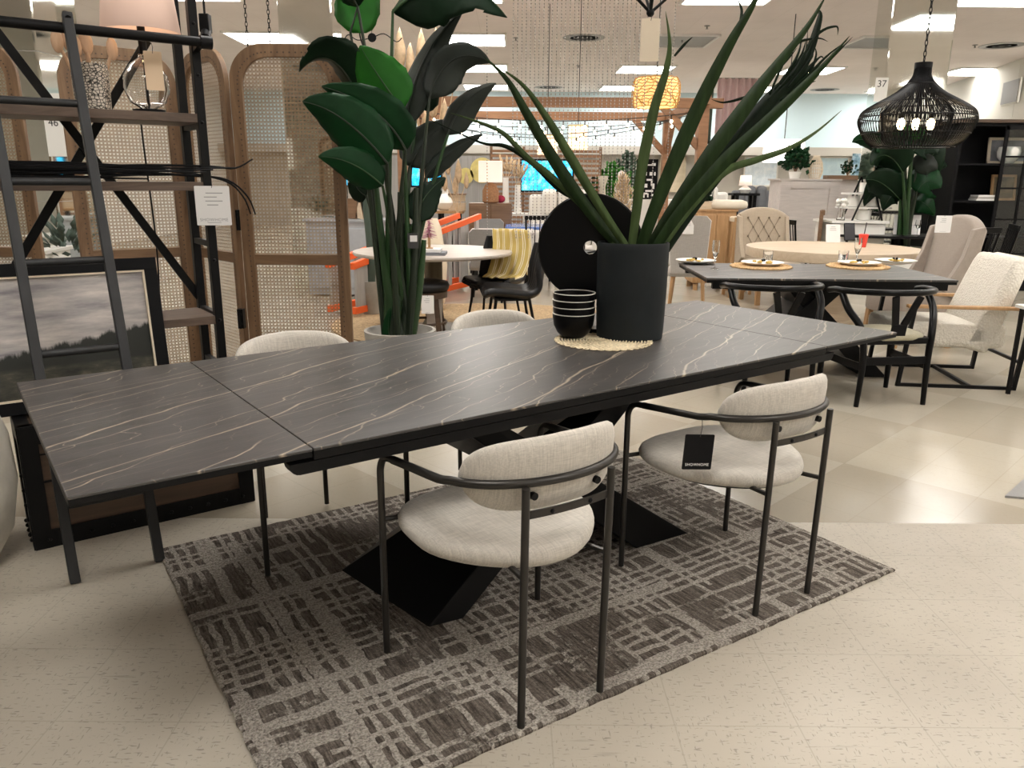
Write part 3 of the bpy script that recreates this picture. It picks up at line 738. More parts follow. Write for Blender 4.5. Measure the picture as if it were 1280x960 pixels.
# speckled cup with spoons
p = onshelf(118, zs[3], .45); t = thing('utensil_crock', 'speckled black and cream crock of wooden spoons on the upper shelf', 'crock', (p.x, p.y, zs[3]), A)
MB().lathe([(.06, 0), (.066, .003), (.069, .15), (.068, .178), (.062, .178), (.06, .02), (0, .015)], 32).build('crock_body', 'speckle', t, ang=50)
sp = [(-.03, -.01, -.09, .17, .1), (-.02, .02, -.05, .2, .0), (.0, -.02, -.045, .14, .0), (.01, .01, .0, .18, .3), (.03, -.01, .075, .15, .0), (.02, .02, -.01, .21, -.3)]
for k, (x, y, dx, up_, ro) in enumerate(sp):
    s = thing('wooden_spoon', 'wooden spoon leaning to the right in the speckled crock' if k == 4 else 'wooden spoon standing in the speckled crock', 'spoon', uv(p.dot(U)+x*.5, p.dot(W)+y*.5, zs[3]+.02), A, 'wooden spoons in the speckled crock')
    top = V((dx, y, .14+up_*.55)); mb = MB(); mb.tube([(0, 0, 0), top*.5, top*.86], [.006, .007, .007], 8); mb.build('handle', 'wood_spoon', s)
    MB().ball(top, .03, 12, (.75, .25, 1.5)).build('bowl_end', 'wood_spoon', s)
# glass lamp
p = onshelf(187, zs[3], .45); t = thing('table_lamp', 'glass globe table lamp with a lit pinkish shade on the upper shelf', 'lamp', (p.x, p.y, zs[3]), A)
MB().lathe([(.06, 0), (.065, .004), (.065, .016), (.02, .02), (0, .02)], 28).build('base', 'black_metal', t)
MB().lathe([(.03, .02), (.07, .045), (.09, .1), (.085, .15), (.055, .195), (.022, .22), (.02, .235)], 32, caps=False).build('glass_globe', 'glass', t, sol=.003)
MB().tube([(0, 0, .02), (0, 0, .26)], .006, 8).build('stem', 'black_metal', t)
MB().tube([(0, 0, .235), (0, 0, .36)], .016, 14).build('socket', 'black_metal', t)
MB().lathe([(.152, .32), (.118, .62)], 40, caps=False).build('lamp_shade', 'shade_pink', t, sol=.003)
MB().ball((0, 0, .40), .03, 12).build('bulb', 'bulb', t)
q = p - uv(0, 0, 0); MB().tube(smooth_path([(.0, .05, .012), (.0, SD*.6, .01), (.0, SD*.6+.02, -.1), (.01, SD*.6+.02, -.55), (-.005, SD*.6+.02, -.86)]), .004, 6).build('cord', 'black_metal', t)
pt = onplane(190, 64, uv(0, SV-.0), W)
hang_tag('kraft_tag', 'plain kraft paper tag hanging from the glass lamp', 'tag', pt + V((0, 0, .03)), .068, .15, 'kraft', A-.1, None, 'ink', 0, .03, 0)
# black branches on the shelf
for k in range(12):
    x0 = -1.45+rnd.uniform(-.1, .2); x1 = .12+rnd.uniform(-.3, .12); y = rnd.uniform(-.1, .08)-.1; zz = .012+k*.004; pts = []
    for i in range(7):
        a = i/6; pts.append((x0+(x1-x0)*a, y+.03*math.sin(a*5+k), zz+.02*math.sin(a*3.2+k*.9)**2))
    if k in (3, 6): pts.append((.16, y-.02, .01)); pts.append((.24, y-.03, -.06)); pts.append((.27, y-.03, -.14))
    if k == 9: pts.append((.2, y, .06)); pts.append((.28, y, .1))
    s = MB().tube(smooth_path(pts, 4), [.009*(1-.65*j/(len(smooth_path(pts, 4))-1)) for j in range(len(smooth_path(pts, 4)))], 6).build('branch', 'black_matte', loc=uv(SR-.08, SV+.12, zs[2])); s.rotation_euler = (0, 0, A)
    tag(s, 'long bare black branch lying in the bundle on the middle shelf' if k not in (3, 6, 9) else {3: 'black branch drooping past the right end of the middle shelf', 6: 'black branch curling down beside the white price card', 9: 'black branch pointing up past the right end of the middle shelf'}[k], 'branch', 'black branches on the shelf')
# white price card on the upright
pt = onplane(264, 230, uv(0, SV-.085), W)
hang_tag('price_card', 'white price card lettered with a shop name hanging on the shelving upright', 'tag', pt, .142, .165, 'paper', A-.42, 'SHOWHOME', 'ink_grey', 0, .008, 4)
# trunk
f0, f1 = gz(45, 688), gz(318, 626); tu0, tu1 = f0.dot(U), f1.dot(U); tv = (f0.dot(W)+f1.dot(W))/2
TH_, TD = .49, .28
t = thing('storage_trunk', 'brown wooden trunk with black riveted metal edges behind the table', 'trunk', uv((tu0+tu1)/2, tv+TD/2, 0), A)
w2 = (tu1-tu0)/2
MB().box((0, 0, TH_/2), (2*w2-.02, TD-.02, TH_-.02)).build('trunk_body', 'wood_trunk', t, smooth=False)
q = MB()
for z in (.035, TH_-.03): q.box((0, -TD/2, z), (2*w2, .008, .075)).box((0, TD/2, z), (2*w2, .008, .06)).box((-w2, 0, z), (.008, TD, .075)).box((w2, 0, z), (.008, TD, .075))
for x in (-w2+.03, w2-.03): q.box((x, -TD/2-.001, TH_/2), (.06, .009, TH_))
for y in (-TD/2+.03, TD/2-.03):
    for x in (-w2, w2): q.box((x, y, TH_/2), (.009, .06, TH_))
q.box((0, -TD/2+.02, TH_), (2*w2, .05, .008)).box((-w2+.02, 0, TH_), (.05, TD, .008)).box((w2-.02, 0, TH_), (.05, TD, .008))
q.build('metal_trim', 'black_metal', t, smooth=False)
q = MB()
for k in range(11): q.ball((-w2+.05+k*(2*w2-.1)/10, -TD/2-.006, .035), .009, 8)
for k in range(5): q.ball((-w2-.006, -TD/2+.03+k*.055, .035), .009, 8); q.ball((-w2-.006, -TD/2+.03, .06+k*.06), .009, 8)
q.build('rivet', 'black_metal', t)
MB().box((0, -TD/2-.0005, .27), (2*w2-.11, .006, .008)).box((0, -TD/2-.0005, .38), (2*w2-.11, .006, .005)).build('plank_seam', 'black_matte', t, smooth=False)
# painting leaning on trunk
pw = 1.28; ph = .585; pR = .735
t = thing('framed_painting', 'framed painting of a grey cloudy sky over dark land, standing on the trunk', 'painting', uv(pR-pw/2, tv+.2, TH_+.006), A); t.rotation_euler = (math.radians(-7), 0, A)
fr = .05; q = MB()
for c_, d_ in (((0, 0, fr/2), (pw, .035, fr)), ((0, 0, ph-fr/2), (pw, .035, fr)), ((-pw/2+fr/2, 0, ph/2), (fr, .034, ph)), ((pw/2-fr/2, 0, ph/2), (fr, .034, ph))): q.box(c_, d_)
q.build('frame', 'black_matte', t, smooth=False, bev=.002)
q = MB(); g = .008
for c_, d_ in (((0, -.004, fr+g/2), (pw-2*fr, .02, g)), ((0, -.004, ph-fr-g/2), (pw-2*fr, .02, g)), ((-pw/2+fr+g/2, -.004, ph/2), (g, .02, ph-2*fr)), ((pw/2-fr-g/2, -.004, ph/2), (g, .02, ph-2*fr))): q.box(c_, d_)
q.build('inner_trim', 'kraft_pale', t, smooth=False)
MB().box((0, .004, ph/2), (pw-2*fr, .01, ph-2*fr)).build('canvas', 'landscape', t, smooth=False)
# stone planter at the left edge
p = at(-80, 650, 2.62); t = thing('stone_planter', 'big rounded stone planter cut off at the left edge', 'planter', (p.x, p.y, 0))
MB().lathe([(.14, 0), (.17, .01), (.235, .12), (.27, .3), (.262, .48), (.225, .62), (.2, .65), (.185, .64), (.21, .55), (.23, .4), (0, .36)], 40).build('planter_body', 'concrete', t, ang=80)
MB().lathe([(.205, .585), (0, .6)], 24).build('soil', 'soil', t)

# ================================================================== cane screen, three panels and one in place of a reflection
def cane_panel(name, lab, loc, rz, w, h, rail_zs):
    t = thing(name, lab, 'screen', loc, rz, 'cane screen panels')
    fw, th, R = .072, .032, .2
    def outl(w_, h_, r_, b):
        pts = [(-w_/2, b), (w_/2, b)]
        for k in range(13): a = PI/2*k/12; pts.append((w_/2-r_+r_*math.cos(a), h_-r_+r_*math.sin(a)))
        for k in range(13): a = PI/2+PI/2*k/12; pts.append((-w_/2+r_+r_*math.cos(a), h_-r_+r_*math.sin(a)))
        return pts
    o, i = outl(w, h, R, .0), outl(w-2*fw, h-fw, R-.045, .12); n = len(o)
    vs = [(x, -th/2, z) for x, z in o]+[(x, -th/2, z) for x, z in i]+[(x, th/2, z) for x, z in o]+[(x, th/2, z) for x, z in i]
    fs = []
    for k in range(n):
        j = (k+1) % n; fs += [(k, j, n+j, n+k), (2*n+k, 3*n+k, 3*n+j, 2*n+j), (k, 2*n+k, 2*n+j, j), (n+k, n+j, 3*n+j, 3*n+k)]
    MB().add(vs, fs).build('frame', 'wood_cane', t, smooth=False, bev=.004)
    for z in rail_zs: MB().box((0, 0, z), (w-2*fw+.01, .028, .062)).build('cross_rail', 'wood_cane_x', t, smooth=False, bev=.003)
    q = MB()                              # peg holes round the frame
    io = outl(w-2*fw+.05, h-fw+.025, R-.03, .1)
    for a, b in zip(io, io[1:]+io[:1]):
        a, b = V((a[0], -th/2, a[1])), V((b[0], -th/2, b[1])); L = (b-a).length; m_ = max(1, int(L/.03))
        for k in range(m_): q.box(a.lerp(b, k/m_), (.008, .003, .008))
    q.build('peg_pattern', 'wood_dark', t, smooth=False)['kind'] = 'stuff'
    # woven cane: double verticals and horizontals plus both diagonals, clipped to the opening
    q = MB(); iw, ih, rr_ = w/2-fw+.004, h-fw+.004, R-.045
    def half(z): 
        if z < ih-rr_: return iw
        d_ = z-(ih-rr_); return iw-rr_+math.sqrt(max(0, rr_*rr_-d_*d_))
    def top(x):
        ax = abs(x)
        return ih if ax < iw-rr_ else ih-rr_+math.sqrt(max(0, rr_*rr_-(ax-iw+rr_)**2))
    P_ = .021; sw_ = .0016
    def strip(a, b, wd, y):
        a, b = V((a[0], y, a[1])), V((b[0], y, b[1])); d_ = (b-a).normalized(); s_ = V((-d_.z, 0, d_.x))*wd/2
        q.add([a-s_, b-s_, b+s_, a+s_], [(0, 1, 2, 3)])
    k = -int(iw/P_)
    while k*P_ < iw:
        x = k*P_
        for e in (-.0019, .0019): strip((x+e, .12), (x+e, top(x+e)), sw_, .001)
        k += 1
    z = .125
    while z < ih-.004:
        for e in (-.0019, .0019): strip((-half(z), z+e), (half(z), z+e), sw_, -.001)
        z += P_
    s0 = -1.0
    while s0 < h+1:
        for sg in (1, -1):
            pts = []
            N_ = 60; run = None
            for i_ in range(N_+1):
                x = -iw+2*iw*i_/N_; zz = s0+sg*x
                ok = .12 <= zz <= ih and abs(x) <= half(zz)
                if ok and run is None: run = (x, zz)
                if ok: last = (x, zz)
                if run is not None and (not ok or i_ == N_):
                    if last != run: strip(run, last, sw_*1.5, .003*sg)
                    run = None
        s0 += P_
    q.build('cane_webbing', 'cane', t, smooth=False)
    return t
YA = 4.75
def hinge_panel(lab, pl, pr_, Yl, Yr, zt):
    a, b = at(pl[0], pl[1], Yl), at(pr_[0], pr_[1], Yr); a.z = b.z = 0; d_ = b-a
    return cane_panel('cane_screen_panel', lab, (a+b)/2, math.atan2(d_.y, d_.x), d_.length, zt, [.93])
hinge_panel('arched cane screen panel facing the room, left of the tall plant', (303, 300), (436, 300), YA, YA, 2.14)
hinge_panel('arched cane screen panel turned edge-on beside the shelving upright', (245, 300), (299, 300), 5.25, YA+.04, 2.14)
hinge_panel('arched cane screen panel seen behind the crock, lamp and crossed braces', (98, 300), (238, 300), 4.85, 5.25, 2.16)
hinge_panel('added arched cane panel at the left edge, in place of cane reflected in the mirrored column', (-78, 300), (52, 300), 5.1, 5.1, 2.2)  # added panel, stands in for cane reflected in the mirrored column
q = None
for px, py, Y in ((297, 130, YA+.02), (303, 275, YA+.02), (305, 398, YA+.02)):
    p = at(px-3, py, Y)
    lab = {130: 'upper', 275: 'middle', 398: 'lower'}[py]
    o = MB().box((0, 0, 0), (.035, .045, .12)).box((0, -.024, .03), (.015, .006, .015)).box((0, -.024, -.03), (.015, .006, .015)).tube([(.0, -.024, -.06), (.0, -.024, .06)], .007, 8).build('hinge', 'black_metal', loc=p, smooth=False)
    tag(o, lab + ' black metal hinge joining two cane screen panels', 'hinge', 'screen hinges')
# chains hanging behind the screens
def chain(lab, px, py0, py1, Y, grp='hanging chains', mt='black_metal', s=.018):
    a, b = at(px, py0, Y), at(px, py1, Y); b.z = H; a.x = b.x; mb = MB(); L = b.z-a.z; n = int(L/(s*1.5))
    for k in range(n):
        z = k*s*1.5; c_ = V((0, 0, z+s)); ps = []
        for j in range(8):
            t_ = 2*PI*j/8; ps.append(c_ + (V((math.cos(t_)*s*.45, 0, math.sin(t_)*s)) if k % 2 else V((0, math.cos(t_)*s*.45, math.sin(t_)*s))))
        mb.tube(ps, s*.14, 4, True)
    return tag(mb.build('chain', mt, loc=(a.x, a.y, a.z)), lab, 'chain', grp)
chain('thin black chain hanging above the corner of the front cane panel', 291, 72, -200, 5.6)
chain('thin black chain hanging just left of the mirrored column by the plant', 321, 68, -200, 5.6)
# spotlight near the shelving
p = at(257, 32, 4.4); t = thing('spotlight', 'small black spotlight hanging beside the shelving upright', 'spotlight', p)
MB().box((0, 0, .01), (.05, .05, .09)).build('bracket', 'black_metal', t, bev=.004); MB().tube([(0, 0, -.03), (.012, -.05, -.07)], .026, 14).build('lamp_head', 'black_metal', t); MB().tube([(0, 0, .05), (0, 0, H-p.z)], .006, 6).build('drop_rod', 'black_metal', t)
# mirrored columns
def column(lab, pl, pr_, Y, w, rz, sign=None, spx=None):
    a, b = at(pl, 150, Y), at(pr_, 150, Y); c_ = (a+b)/2; wx = (b-a).length
    t = thing('mirrored_column', lab, 'column', (c_.x, Y+w/2, 0), rz, 'mirrored columns')
    MB().box((0, 0, H/2), (wx, w, H)).build('column_core', 'mirror', t, smooth=False, bev=.02)
    q = MB()
    for z in (1.2, 2.4): q.box((0, 0, z), (wx+.004, w+.004, .004))
    q.build('joint', 'ink_grey', t, smooth=False)
    return t
t = column('mirror-clad column at the left behind the shelving, signed 46', -75, 58, 6.85, .7, 0)
for nm, px, py, Y, hh, ww, lab in (('46', 66, 150, 6.8, .5, .15, 'white number sign reading 46 behind the shelving'), ('37', 1102, 108, 10.95, .3, .16, 'white number sign reading 37 on the mirrored column')):
    p = at(px, py, Y); s = thing('number_sign', lab, 'sign', p, 0 if nm == '46' else -.1)
    MB().box((0, .006, -.04), (ww, .008, hh)).build('sign_board', 'white_paint', s, smooth=False)
    text('numeral', nm, .12 if nm == '37' else .085, 'ink', s, Matrix.Translation((0, .0005, .03 if nm == '37' else -.022)) @ STAND)
column('mirror-clad column behind the front cane panel and the tall plant', 355, 421, 10.3, .5, 0)
column('mirror-clad column signed 37 behind the black wire pendant', 1100, 1178, 11.1, .5, 0)
# low white bench with a basket plant behind the shelving
p = at(-5, 330, 6.1); t = thing('display_plinth', 'white plinth seen low behind the shelving at the left', 'plinth', (p.x-.1, p.y, 0), .15)
MB().box((0, 0, .42), (1.1, .5, .84)).build('plinth_body', 'white_paint', t, smooth=False, bev=.005); MB().box((0, 0, .85), (1.14, .54, .03)).build('plinth_top', 'white_paint', t, smooth=False, bev=.005)
p = at(86, 320, 6.2); t = thing('potted_plant', 'small green plant in a cream fabric pot behind the shelving braces', 'plant', (p.x, p.y, 0))
MB().lathe([(.16, 0), (.19, .02), (.2, .76), (.18, .76), (.17, .6), (0, .6)], 20).build('pot', 'cream', t)
mb = MB()
for k in range(70):
    a, e = rnd.uniform(0, 6.28), rnd.uniform(.1, 1.3); d_ = V((math.cos(a)*math.cos(e), math.sin(a)*math.cos(e), math.sin(e)))
    b_ = V((0, 0, .76)) + d_*rnd.uniform(.1, .3); s_ = d_.cross(V((0, 0, 1))).normalized()*.03
    mb.add([b_, b_+d_*.06+s_, b_+d_*.12, b_+d_*.06-s_], [(0, 1, 2, 3)])
mb.build('foliage', 'cactus', t, sol=.002)
# ================================================================== broad leaf maker
def broad_leaf(parent, base, tip, wid, mt, bow=.15, fold=.25, roll=0.0, curl=0.0, ctrl=None, stem_from=None, stem_r=.009, stem_mt='stem', name='leaf', droop=0.0, splits=0):
    L = (tip-base).length; vw0 = ((base+tip)/2-C0).normalized()
    mid = (base+tip)/2 + V((0, 0, 1))*bow*L if ctrl is None else ctrl
    n = 14; nc = 4; rows = []
    for i in range(n+1):
        s = i/n; p = base*(1-s)**2 + mid*2*s*(1-s) + tip*s*s
        tn = ((mid-base)*(1-s) + (tip-mid)*s).normalized()
        sd = tn.cross(vw0)
        sd = sd.normalized() if sd.length > .05 else V((1, 0, 0)); nr = sd.cross(tn)
        r_ = roll + curl*s; sd2 = sd*math.cos(r_) + nr*math.sin(r_); nr2 = sd2.cross(tn)
        w_ = wid*.5*max(.004, (math.sin(PI*min(1, s**.66*.985+.015)))**.72*(1-.12*s)) if s < 1 else .003
        row = []
        for k in range(-nc, nc+1):
            a = k/nc; rip = 1+.03*math.sin(i*2.3+k)
            row.append(p + sd2*(a*w_*math.cos(fold*abs(a))*rip) + nr2*(abs(a)*w_*math.sin(fold)+.05*w_*math.sin(i*1.7+k*2)*abs(a)) - V((0, 0, 1))*droop*w_*a*a)
        rows.append(row)
    q = 2*nc+1; O = parent.location; vs = [v_-O for r in rows for v_ in r]; fs = []
    for i in range(n):
        for k in range(q-1): 
            if splits and (i*7+k) % 11 == 0 and k in (0, q-2) and i > n*.5: continue
            fs.append((i*q+k, i*q+k+1, (i+1)*q+k+1, (i+1)*q+k))
    lf = MB().add(vs, fs).build(name, mt, parent, sol=.003, ang=70)
    mid_ = [r[nc] - vw0*.004 - O for r in rows]
    MB().tube(mid_, [.007*(1-.85*i/n)*(L/.5) for i in range(n+1)], 6).build('midrib', stem_mt if mt != 'leaf_grey' else 'leaf_grey', lf).parent = lf
    if stem_from is not None:
        a = stem_from; c_ = a.lerp(base, .55) + V((0, 0, .12)) ; pts = [a*(1-s)**2 + c_*2*s*(1-s) + base*s*s - O for s in [j/12 for j in range(13)]]
        MB().tube(pts, [stem_r*(1.9-1.25*j/12) for j in range(13)], 8).build('leaf_stalk', stem_mt, parent)
    return lf
# ================================================================== tall bird-of-paradise plant
YP = 4.55
pb = at(500, 412, YP); rim = pb.z
t = thing('tall_plant', 'tall broad-leaved green plant in a round concrete pot behind the table', 'plant', (pb.x, YP, 0))
rz_ = .205
MB().lathe([(.15, 0), (.165, .01), (rz_, rim-.06), (rz_+.006, rim), (rz_-.012, rim+.002), (rz_-.03, rim-.05), (rz_-.05, rim-.09)], 40).build('pot', 'pot_concrete', t, ang=50)
MB().lathe([(rz_-.03, rim-.07), (0, rim-.06)], 30).build('soil', 'soil', t)
def pp(x, y, d=0): return at(x, y, YP+d)
S0 = V((pb.x, YP, rim-.07))
def sf(k): a = k*2.4; return S0 + V((.06*math.cos(a)*1.3-.01, .06*math.sin(a), 0))
# base, tip, width m, material, bow, fold, roll, curl, depth base, depth tip, ctrl px
LV = [
 ((503, 137), (450, 57), .30, 'leaf_lit', None, .15, .0, .1, -.05, -.1, (468, 90)),
 ((507, 187), (402, 108), .27, 'leaf_green', None, .3, .35, .0, -.15, -.25, (478, 128)),
 ((484, 204), (378, 127), .30, 'leaf_green', None, .25, .1, .1, -.2, -.3, (430, 135)),
 ((478, 232), (398, 196), .21, 'leaf_green', None, .3, .1, .0, -.2, -.3, (440, 195)),
 ((448, 122), (374, 90), .30, 'leaf_dark', None, .5, .6, .6, -.05, -.1, (415, 42)),
 ((537, 122), (613, 78), .26, 'leaf_grey', None, .5, .45, -.5, .05, .1, (560, 48)),
 ((560, 168), (620, 104), .21, 'leaf_grey', None, .6, .3, .2, .1, .15, (575, 118)),
 ((512, 208), (566, 152), .27, 'leaf_grey', None, .45, .2, .1, .1, .2, (530, 165)),
 ((532, 222), (603, 168), .13, 'leaf_grey', None, .5, .3, .0, .1, .15, (560, 185)),
 ((518, 276), (557, 222), .20, 'leaf_dark', None, .3, .2, .0, .0, .1, (528, 240)),
 ((458, 245), (440, 212), .14, 'leaf_dark', None, .3, .2, .0, .15, .2, (442, 238)),
 ((505, 158), (580, 10), .22, 'leaf_grey', None, .5, .5, .1, .1, .2, (520, 62)),
 ((491, 14), (634, 22), .42, 'leaf_dark', None, .6, .75, .2, .0, -.1, (570, -60)),
 ((447, 8), (375, -30), .34, 'leaf_dark', None, .5, .7, .0, .0, -.1, (420, -45)),
 ((438, 40), (458, -60), .26, 'leaf_lit', None, .2, .1, .0, .1, .15, (452, -5)),
 ((522, 130), (530, 100), .18, 'leaf_dark', None, .4, .2, .0, .2, .2, (540, 118)),
]
SD_ = {0: 'stem', 3: 'stem_dark', 4: 'stem_dark'}
for k, (b_, tp, wd, mt_, bow, fo, ro, cu, d0, d1, ct) in enumerate(LV):
    base, tip = pp(*b_, d0), pp(*tp, d1)
    c_ = pp(*ct, (d0+d1)/2)
    broad_leaf(t, base, tip, wd, mt_, fold=fo, roll=ro, curl=cu, ctrl=c_, stem_from=sf(k), stem_r=.011, stem_mt='stem' if k % 3 == 0 else 'stem_dark', splits=(mt_ == 'leaf_dark'))
# thick sheaths at the foot and a new shoot
for k, (x, tx, ty) in enumerate(((-.06, 478, 300), (-.02, 490, 270), (.02, 512, 280), (.055, 530, 300), (0, 500, 240), (-.03, 470, 230), (.05, 520, 235))):
    b0 = S0 + V((x, .02*math.sin(k*2), 0)); tp = pp(tx, ty, .05*math.sin(k)); md = b0.lerp(tp, .5) + V((x*.4, 0, 0)); O = t.location
    MB().tube([b0*(1-s)**2+md*2*s*(1-s)+tp*s*s-O for s in [j/8 for j in range(9)]], [.034-.02*j/8 for j in range(9)], 10).build('stem_sheath', 'stem' if k % 2 else 'stem_dark', t)
broad_leaf(t, S0+V((-.05, -.06, 0)), pp(488, 385, -.05), .09, 'leaf_green', fold=.5, ctrl=S0+V((-.07, -.06, .1)))
p = pp(516, 296, -.12); hang_tag('plant_tag', 'small black and white tag hanging among the tall plant stems', 'tag', p+V((0, 0, .03)), .06, .085, 'ink', .1, None, 'ink', 0, .01, 0)
tg = bpy.data.objects['plant_tag']; MB().box((0.004, -.002, -.04), (.04, .001, .035)).build('white_label', 'paper', tg, smooth=False)
# bird of paradise at the right
YQ = 10.3
pb2 = at(1133, 275, YQ)
t = thing('broad_leaf_plant', 'broad-leaved plant in a white pot under the black wire pendant', 'plant', (pb2.x, YQ, 0))
MB().lathe([(.2, 0), (.24, .02), (.27, .55), (.275, .6), (.25, .6), (.24, .5), (0, .5)], 28).build('pot', 'white_ceramic', t)
S2 = V((pb2.x, YQ, .55))
for k, (b_, tp, wd, mt_, ct, ro) in enumerate((((1128, 215), (1088, 206), .5, 'leaf_dark', (1108, 178), .5), ((1132, 190), (1096, 190), .42, 'leaf_green', (1110, 170), .5), ((1140, 190), (1172, 192), .4, 'leaf_dark', (1160, 170), .4),
       ((1146, 240), (1176, 235), .5, 'leaf_green', (1160, 215), .2), ((1125, 250), (1082, 225), .45, 'leaf_dark', (1100, 220), .3), ((1145, 215), (1172, 212), .4, 'leaf_grey', (1158, 200), .2),
       ((1140, 185), (1128, 158), .4, 'leaf_lit', (1136, 168), .1), ((1126, 200), (1065, 178), .3, 'leaf_green', (1085, 165), .5), ((1143, 225), (1180, 175), .4, 'leaf_dark', (1165, 195), .2), ((1135, 236), (1104, 264), .34, 'leaf_dark', (1112, 238), .3), ((1141, 250), (1168, 270), .32, 'leaf_green', (1160, 250), .3), ((1130, 182), (1108, 164), .36, 'leaf_dark', (1120, 165), .3), ((1148, 212), (1184, 208), .36, 'leaf_dark', (1168, 200), .3), ((1122, 222), (1080, 258), .34, 'leaf_dark', (1096, 222), .4))):
    broad_leaf(t, at(*b_, YQ-.25+.035*k), at(*tp, YQ-.35+.035*k), wd, mt_, fold=.3, roll=ro, ctrl=at(*ct, YQ-.2), stem_from=S2+V((.05*math.cos(k*2.3), .05*math.sin(k*2.3), 0)), stem_r=.02, stem_mt='stem' if k % 2 == 0 else 'stem_dark')
# ================================================================== second dark table with place settings
e0, e1 = gz(888, 347, TZ), gz(1206, 351, TZ); rz2 = math.atan2(e1.y-e0.y, e1.x-e0.x)*.4
L2 = (e1-e0).length; c2 = (e0+e1)/2 + V((-.02, .52, 0))
t = thing('dining_table', 'second dark stone dining table set with plates, on crossed black beams', 'dining table', (c2.x, c2.y, 0), rz2)
MB().box((0, 0, TZ-.007), (L2, 1.04, .014)).build('tabletop', 'stone', t, smooth=False, bev=.002)
MB().box((0, 0, TZ-.024), (L2-.01, 1.03, .02)).build('top_frame', 'black_metal', t, smooth=False)
MB().box((0, -.47, TZ-.055), (L2-.1, .04, .045)).box((0, .47, TZ-.055), (L2-.1, .04, .045)).build('side_rail', 'black_metal', t, smooth=False)
def beam2(xa, xb, w0):
    pl = [(xa-.09, 0), (xa+.09, 0), (xb+.07, TZ-.04), (xb-.07, TZ-.04)]; vs = []
    for x, z in pl: vs += [(x, -w0, z), (x, w0, z)]
    MB().add(vs, [(0, 2, 4, 6), (1, 7, 5, 3), (0, 1, 3, 2), (2, 3, 5, 4), (4, 5, 7, 6), (6, 7, 1, 0)]).build('base_beam', 'black_metal', t, smooth=False, bev=.004)
beam2(-.55, .2, .26); beam2(.5, -.2, .24)
# wishbone chairs
def make_wishbone(lab, loc, rz):
    t = thing('wishbone_chair', lab, 'wishbone chair', loc, rz, 'black wishbone chairs at the second table')
    so = [(x*.26*(1-.1*(y < 0)*-y), y*.225) for x, y in [(math.copysign(abs(math.cos(a))**.6, math.cos(a)), math.copysign(abs(math.sin(a))**.6, math.sin(a))) for a in [2*PI*k/32 for k in range(32)]]]
    MB().loft(so, [(.43, .97), (.445, 1), (.458, .97), (.464, .8)]).build('seat', 'olive_seat', t, ang=70)
    q = MB()
    for a, b in (((-.25, .22), (.25, .22)), ((-.22, -.2), (.22, -.2)), ((-.25, .22), (-.22, -.2)), ((.25, .22), (.22, -.2))): q.bar((*a, .425), (*b, .425), .025, .04)
    q.build('seat_frame', 'black_gloss', t, smooth=False, bev=.004)
    for s in (-1, 1):
        MB().tube([(s*.255, .225, 0), (s*.255, .225, .3), (s*.25, .22, .45)], [.016, .024, .021], 10).build('leg', 'black_gloss', t)
        MB().tube(smooth_path([(s*.235, -.215, 0), (s*.225, -.215, .3), (s*.245, -.19, .5), (s*.295, -.1, .62), (s*.3, -.02, .71)], 5), [.016+.007*min(1, k/8) for k in range(21)], 10).build('leg', 'black_gloss', t)
        MB().bar((s*.255, .22, .26), (s*.228, -.215, .26), .016, .05).build('stretcher', 'black_gloss', t, smooth=False, bev=.003)
        MB().bar((s*.02, -.2, .5), (s*.085, -.262, .72), .045, .016, (0, 1, 0)).build('back_splat', 'black_gloss', t, smooth=False, bev=.003)
    MB().bar((0, -.195, .43), (0, -.212, .535), .1, .016, (0, 1, 0)).build('back_splat', 'black_gloss', t, smooth=False, bev=.003)
    MB().bar((-.235, -.214, .3), (.235, -.214, .3), .05, .016, (0, 1, 0)).build('stretcher', 'black_gloss', t, smooth=False, bev=.003)
    ps = [(-.315, .12, .715)]+[(.315*math.sin(a), .02-.29*math.cos(a), .73+.012*math.cos(a)) for a in [math.radians(-95+190*k/16) for k in range(17)]]+[(.315, .12, .715)]
    MB().tube(smooth_path(ps, 2), .02, 10).build('back_rail', 'black_gloss', t)
    return t
wc = make_wishbone('black wishbone chair with a Y-shaped back standing nearest the white armchair', (2.43, 5.10, 0), math.radians(8))
dup(wc, None, (1.76, 5.26, 0), math.radians(4), 'black wishbone chair partly hidden behind the end of the long table')
# plates on mats
def top2(px, py): return gz(px, py, TZ)
def setting(px, py, matlab, platelab, foodlab):
    p = top2(px, py)
    if matlab:
        mb = MB()
        for k in range(9): mb.tube([(r*math.cos(a)*(1+.03*math.sin(a*14)), r*math.sin(a)*(1+.03*math.sin(a*14)), .005) for r in (.03+.0235*k,) for a in [2*PI*j/56 for j in range(56)]], .014 if k == 8 else .012, 5, True)
        tag(mb.build('placemat', 'placemat', loc=(p.x, p.y, TZ)), matlab, 'place mat', 'scalloped straw place mats')
    t = thing('plate', platelab, 'plate', (p.x+.01, p.y-.0, TZ+(.014 if matlab else 0)), 0, 'white dinner plates')
    MB().lathe([(.09, 0), (.095, .005), (.13, .011), (.16, .024), (.163, .028), (.158, .028), (.125, .017), (0, .013)], 40).build('plate_body', 'white_ceramic', t)
    s = thing('garnish', foodlab, 'food', (p.x+.01, p.y, TZ+(.014 if matlab else 0)+.013), 0, 'plate garnishes')
    mb = MB()
    for k in range(14): mb.ball((rnd.uniform(-.06, .06), rnd.uniform(-.025, .025), rnd.uniform(.006, .02)), rnd.uniform(.008, .016), 7, (1.3, 1, .7))
    mb.build('yellow_pasta', 'food', s)
    mb = MB()
    for k in range(3): mb.ball((rnd.uniform(-.02, .02), rnd.uniform(-.02, .02), .026), .011, 7)
    mb.build('dark_berry', 'black_gloss', s)
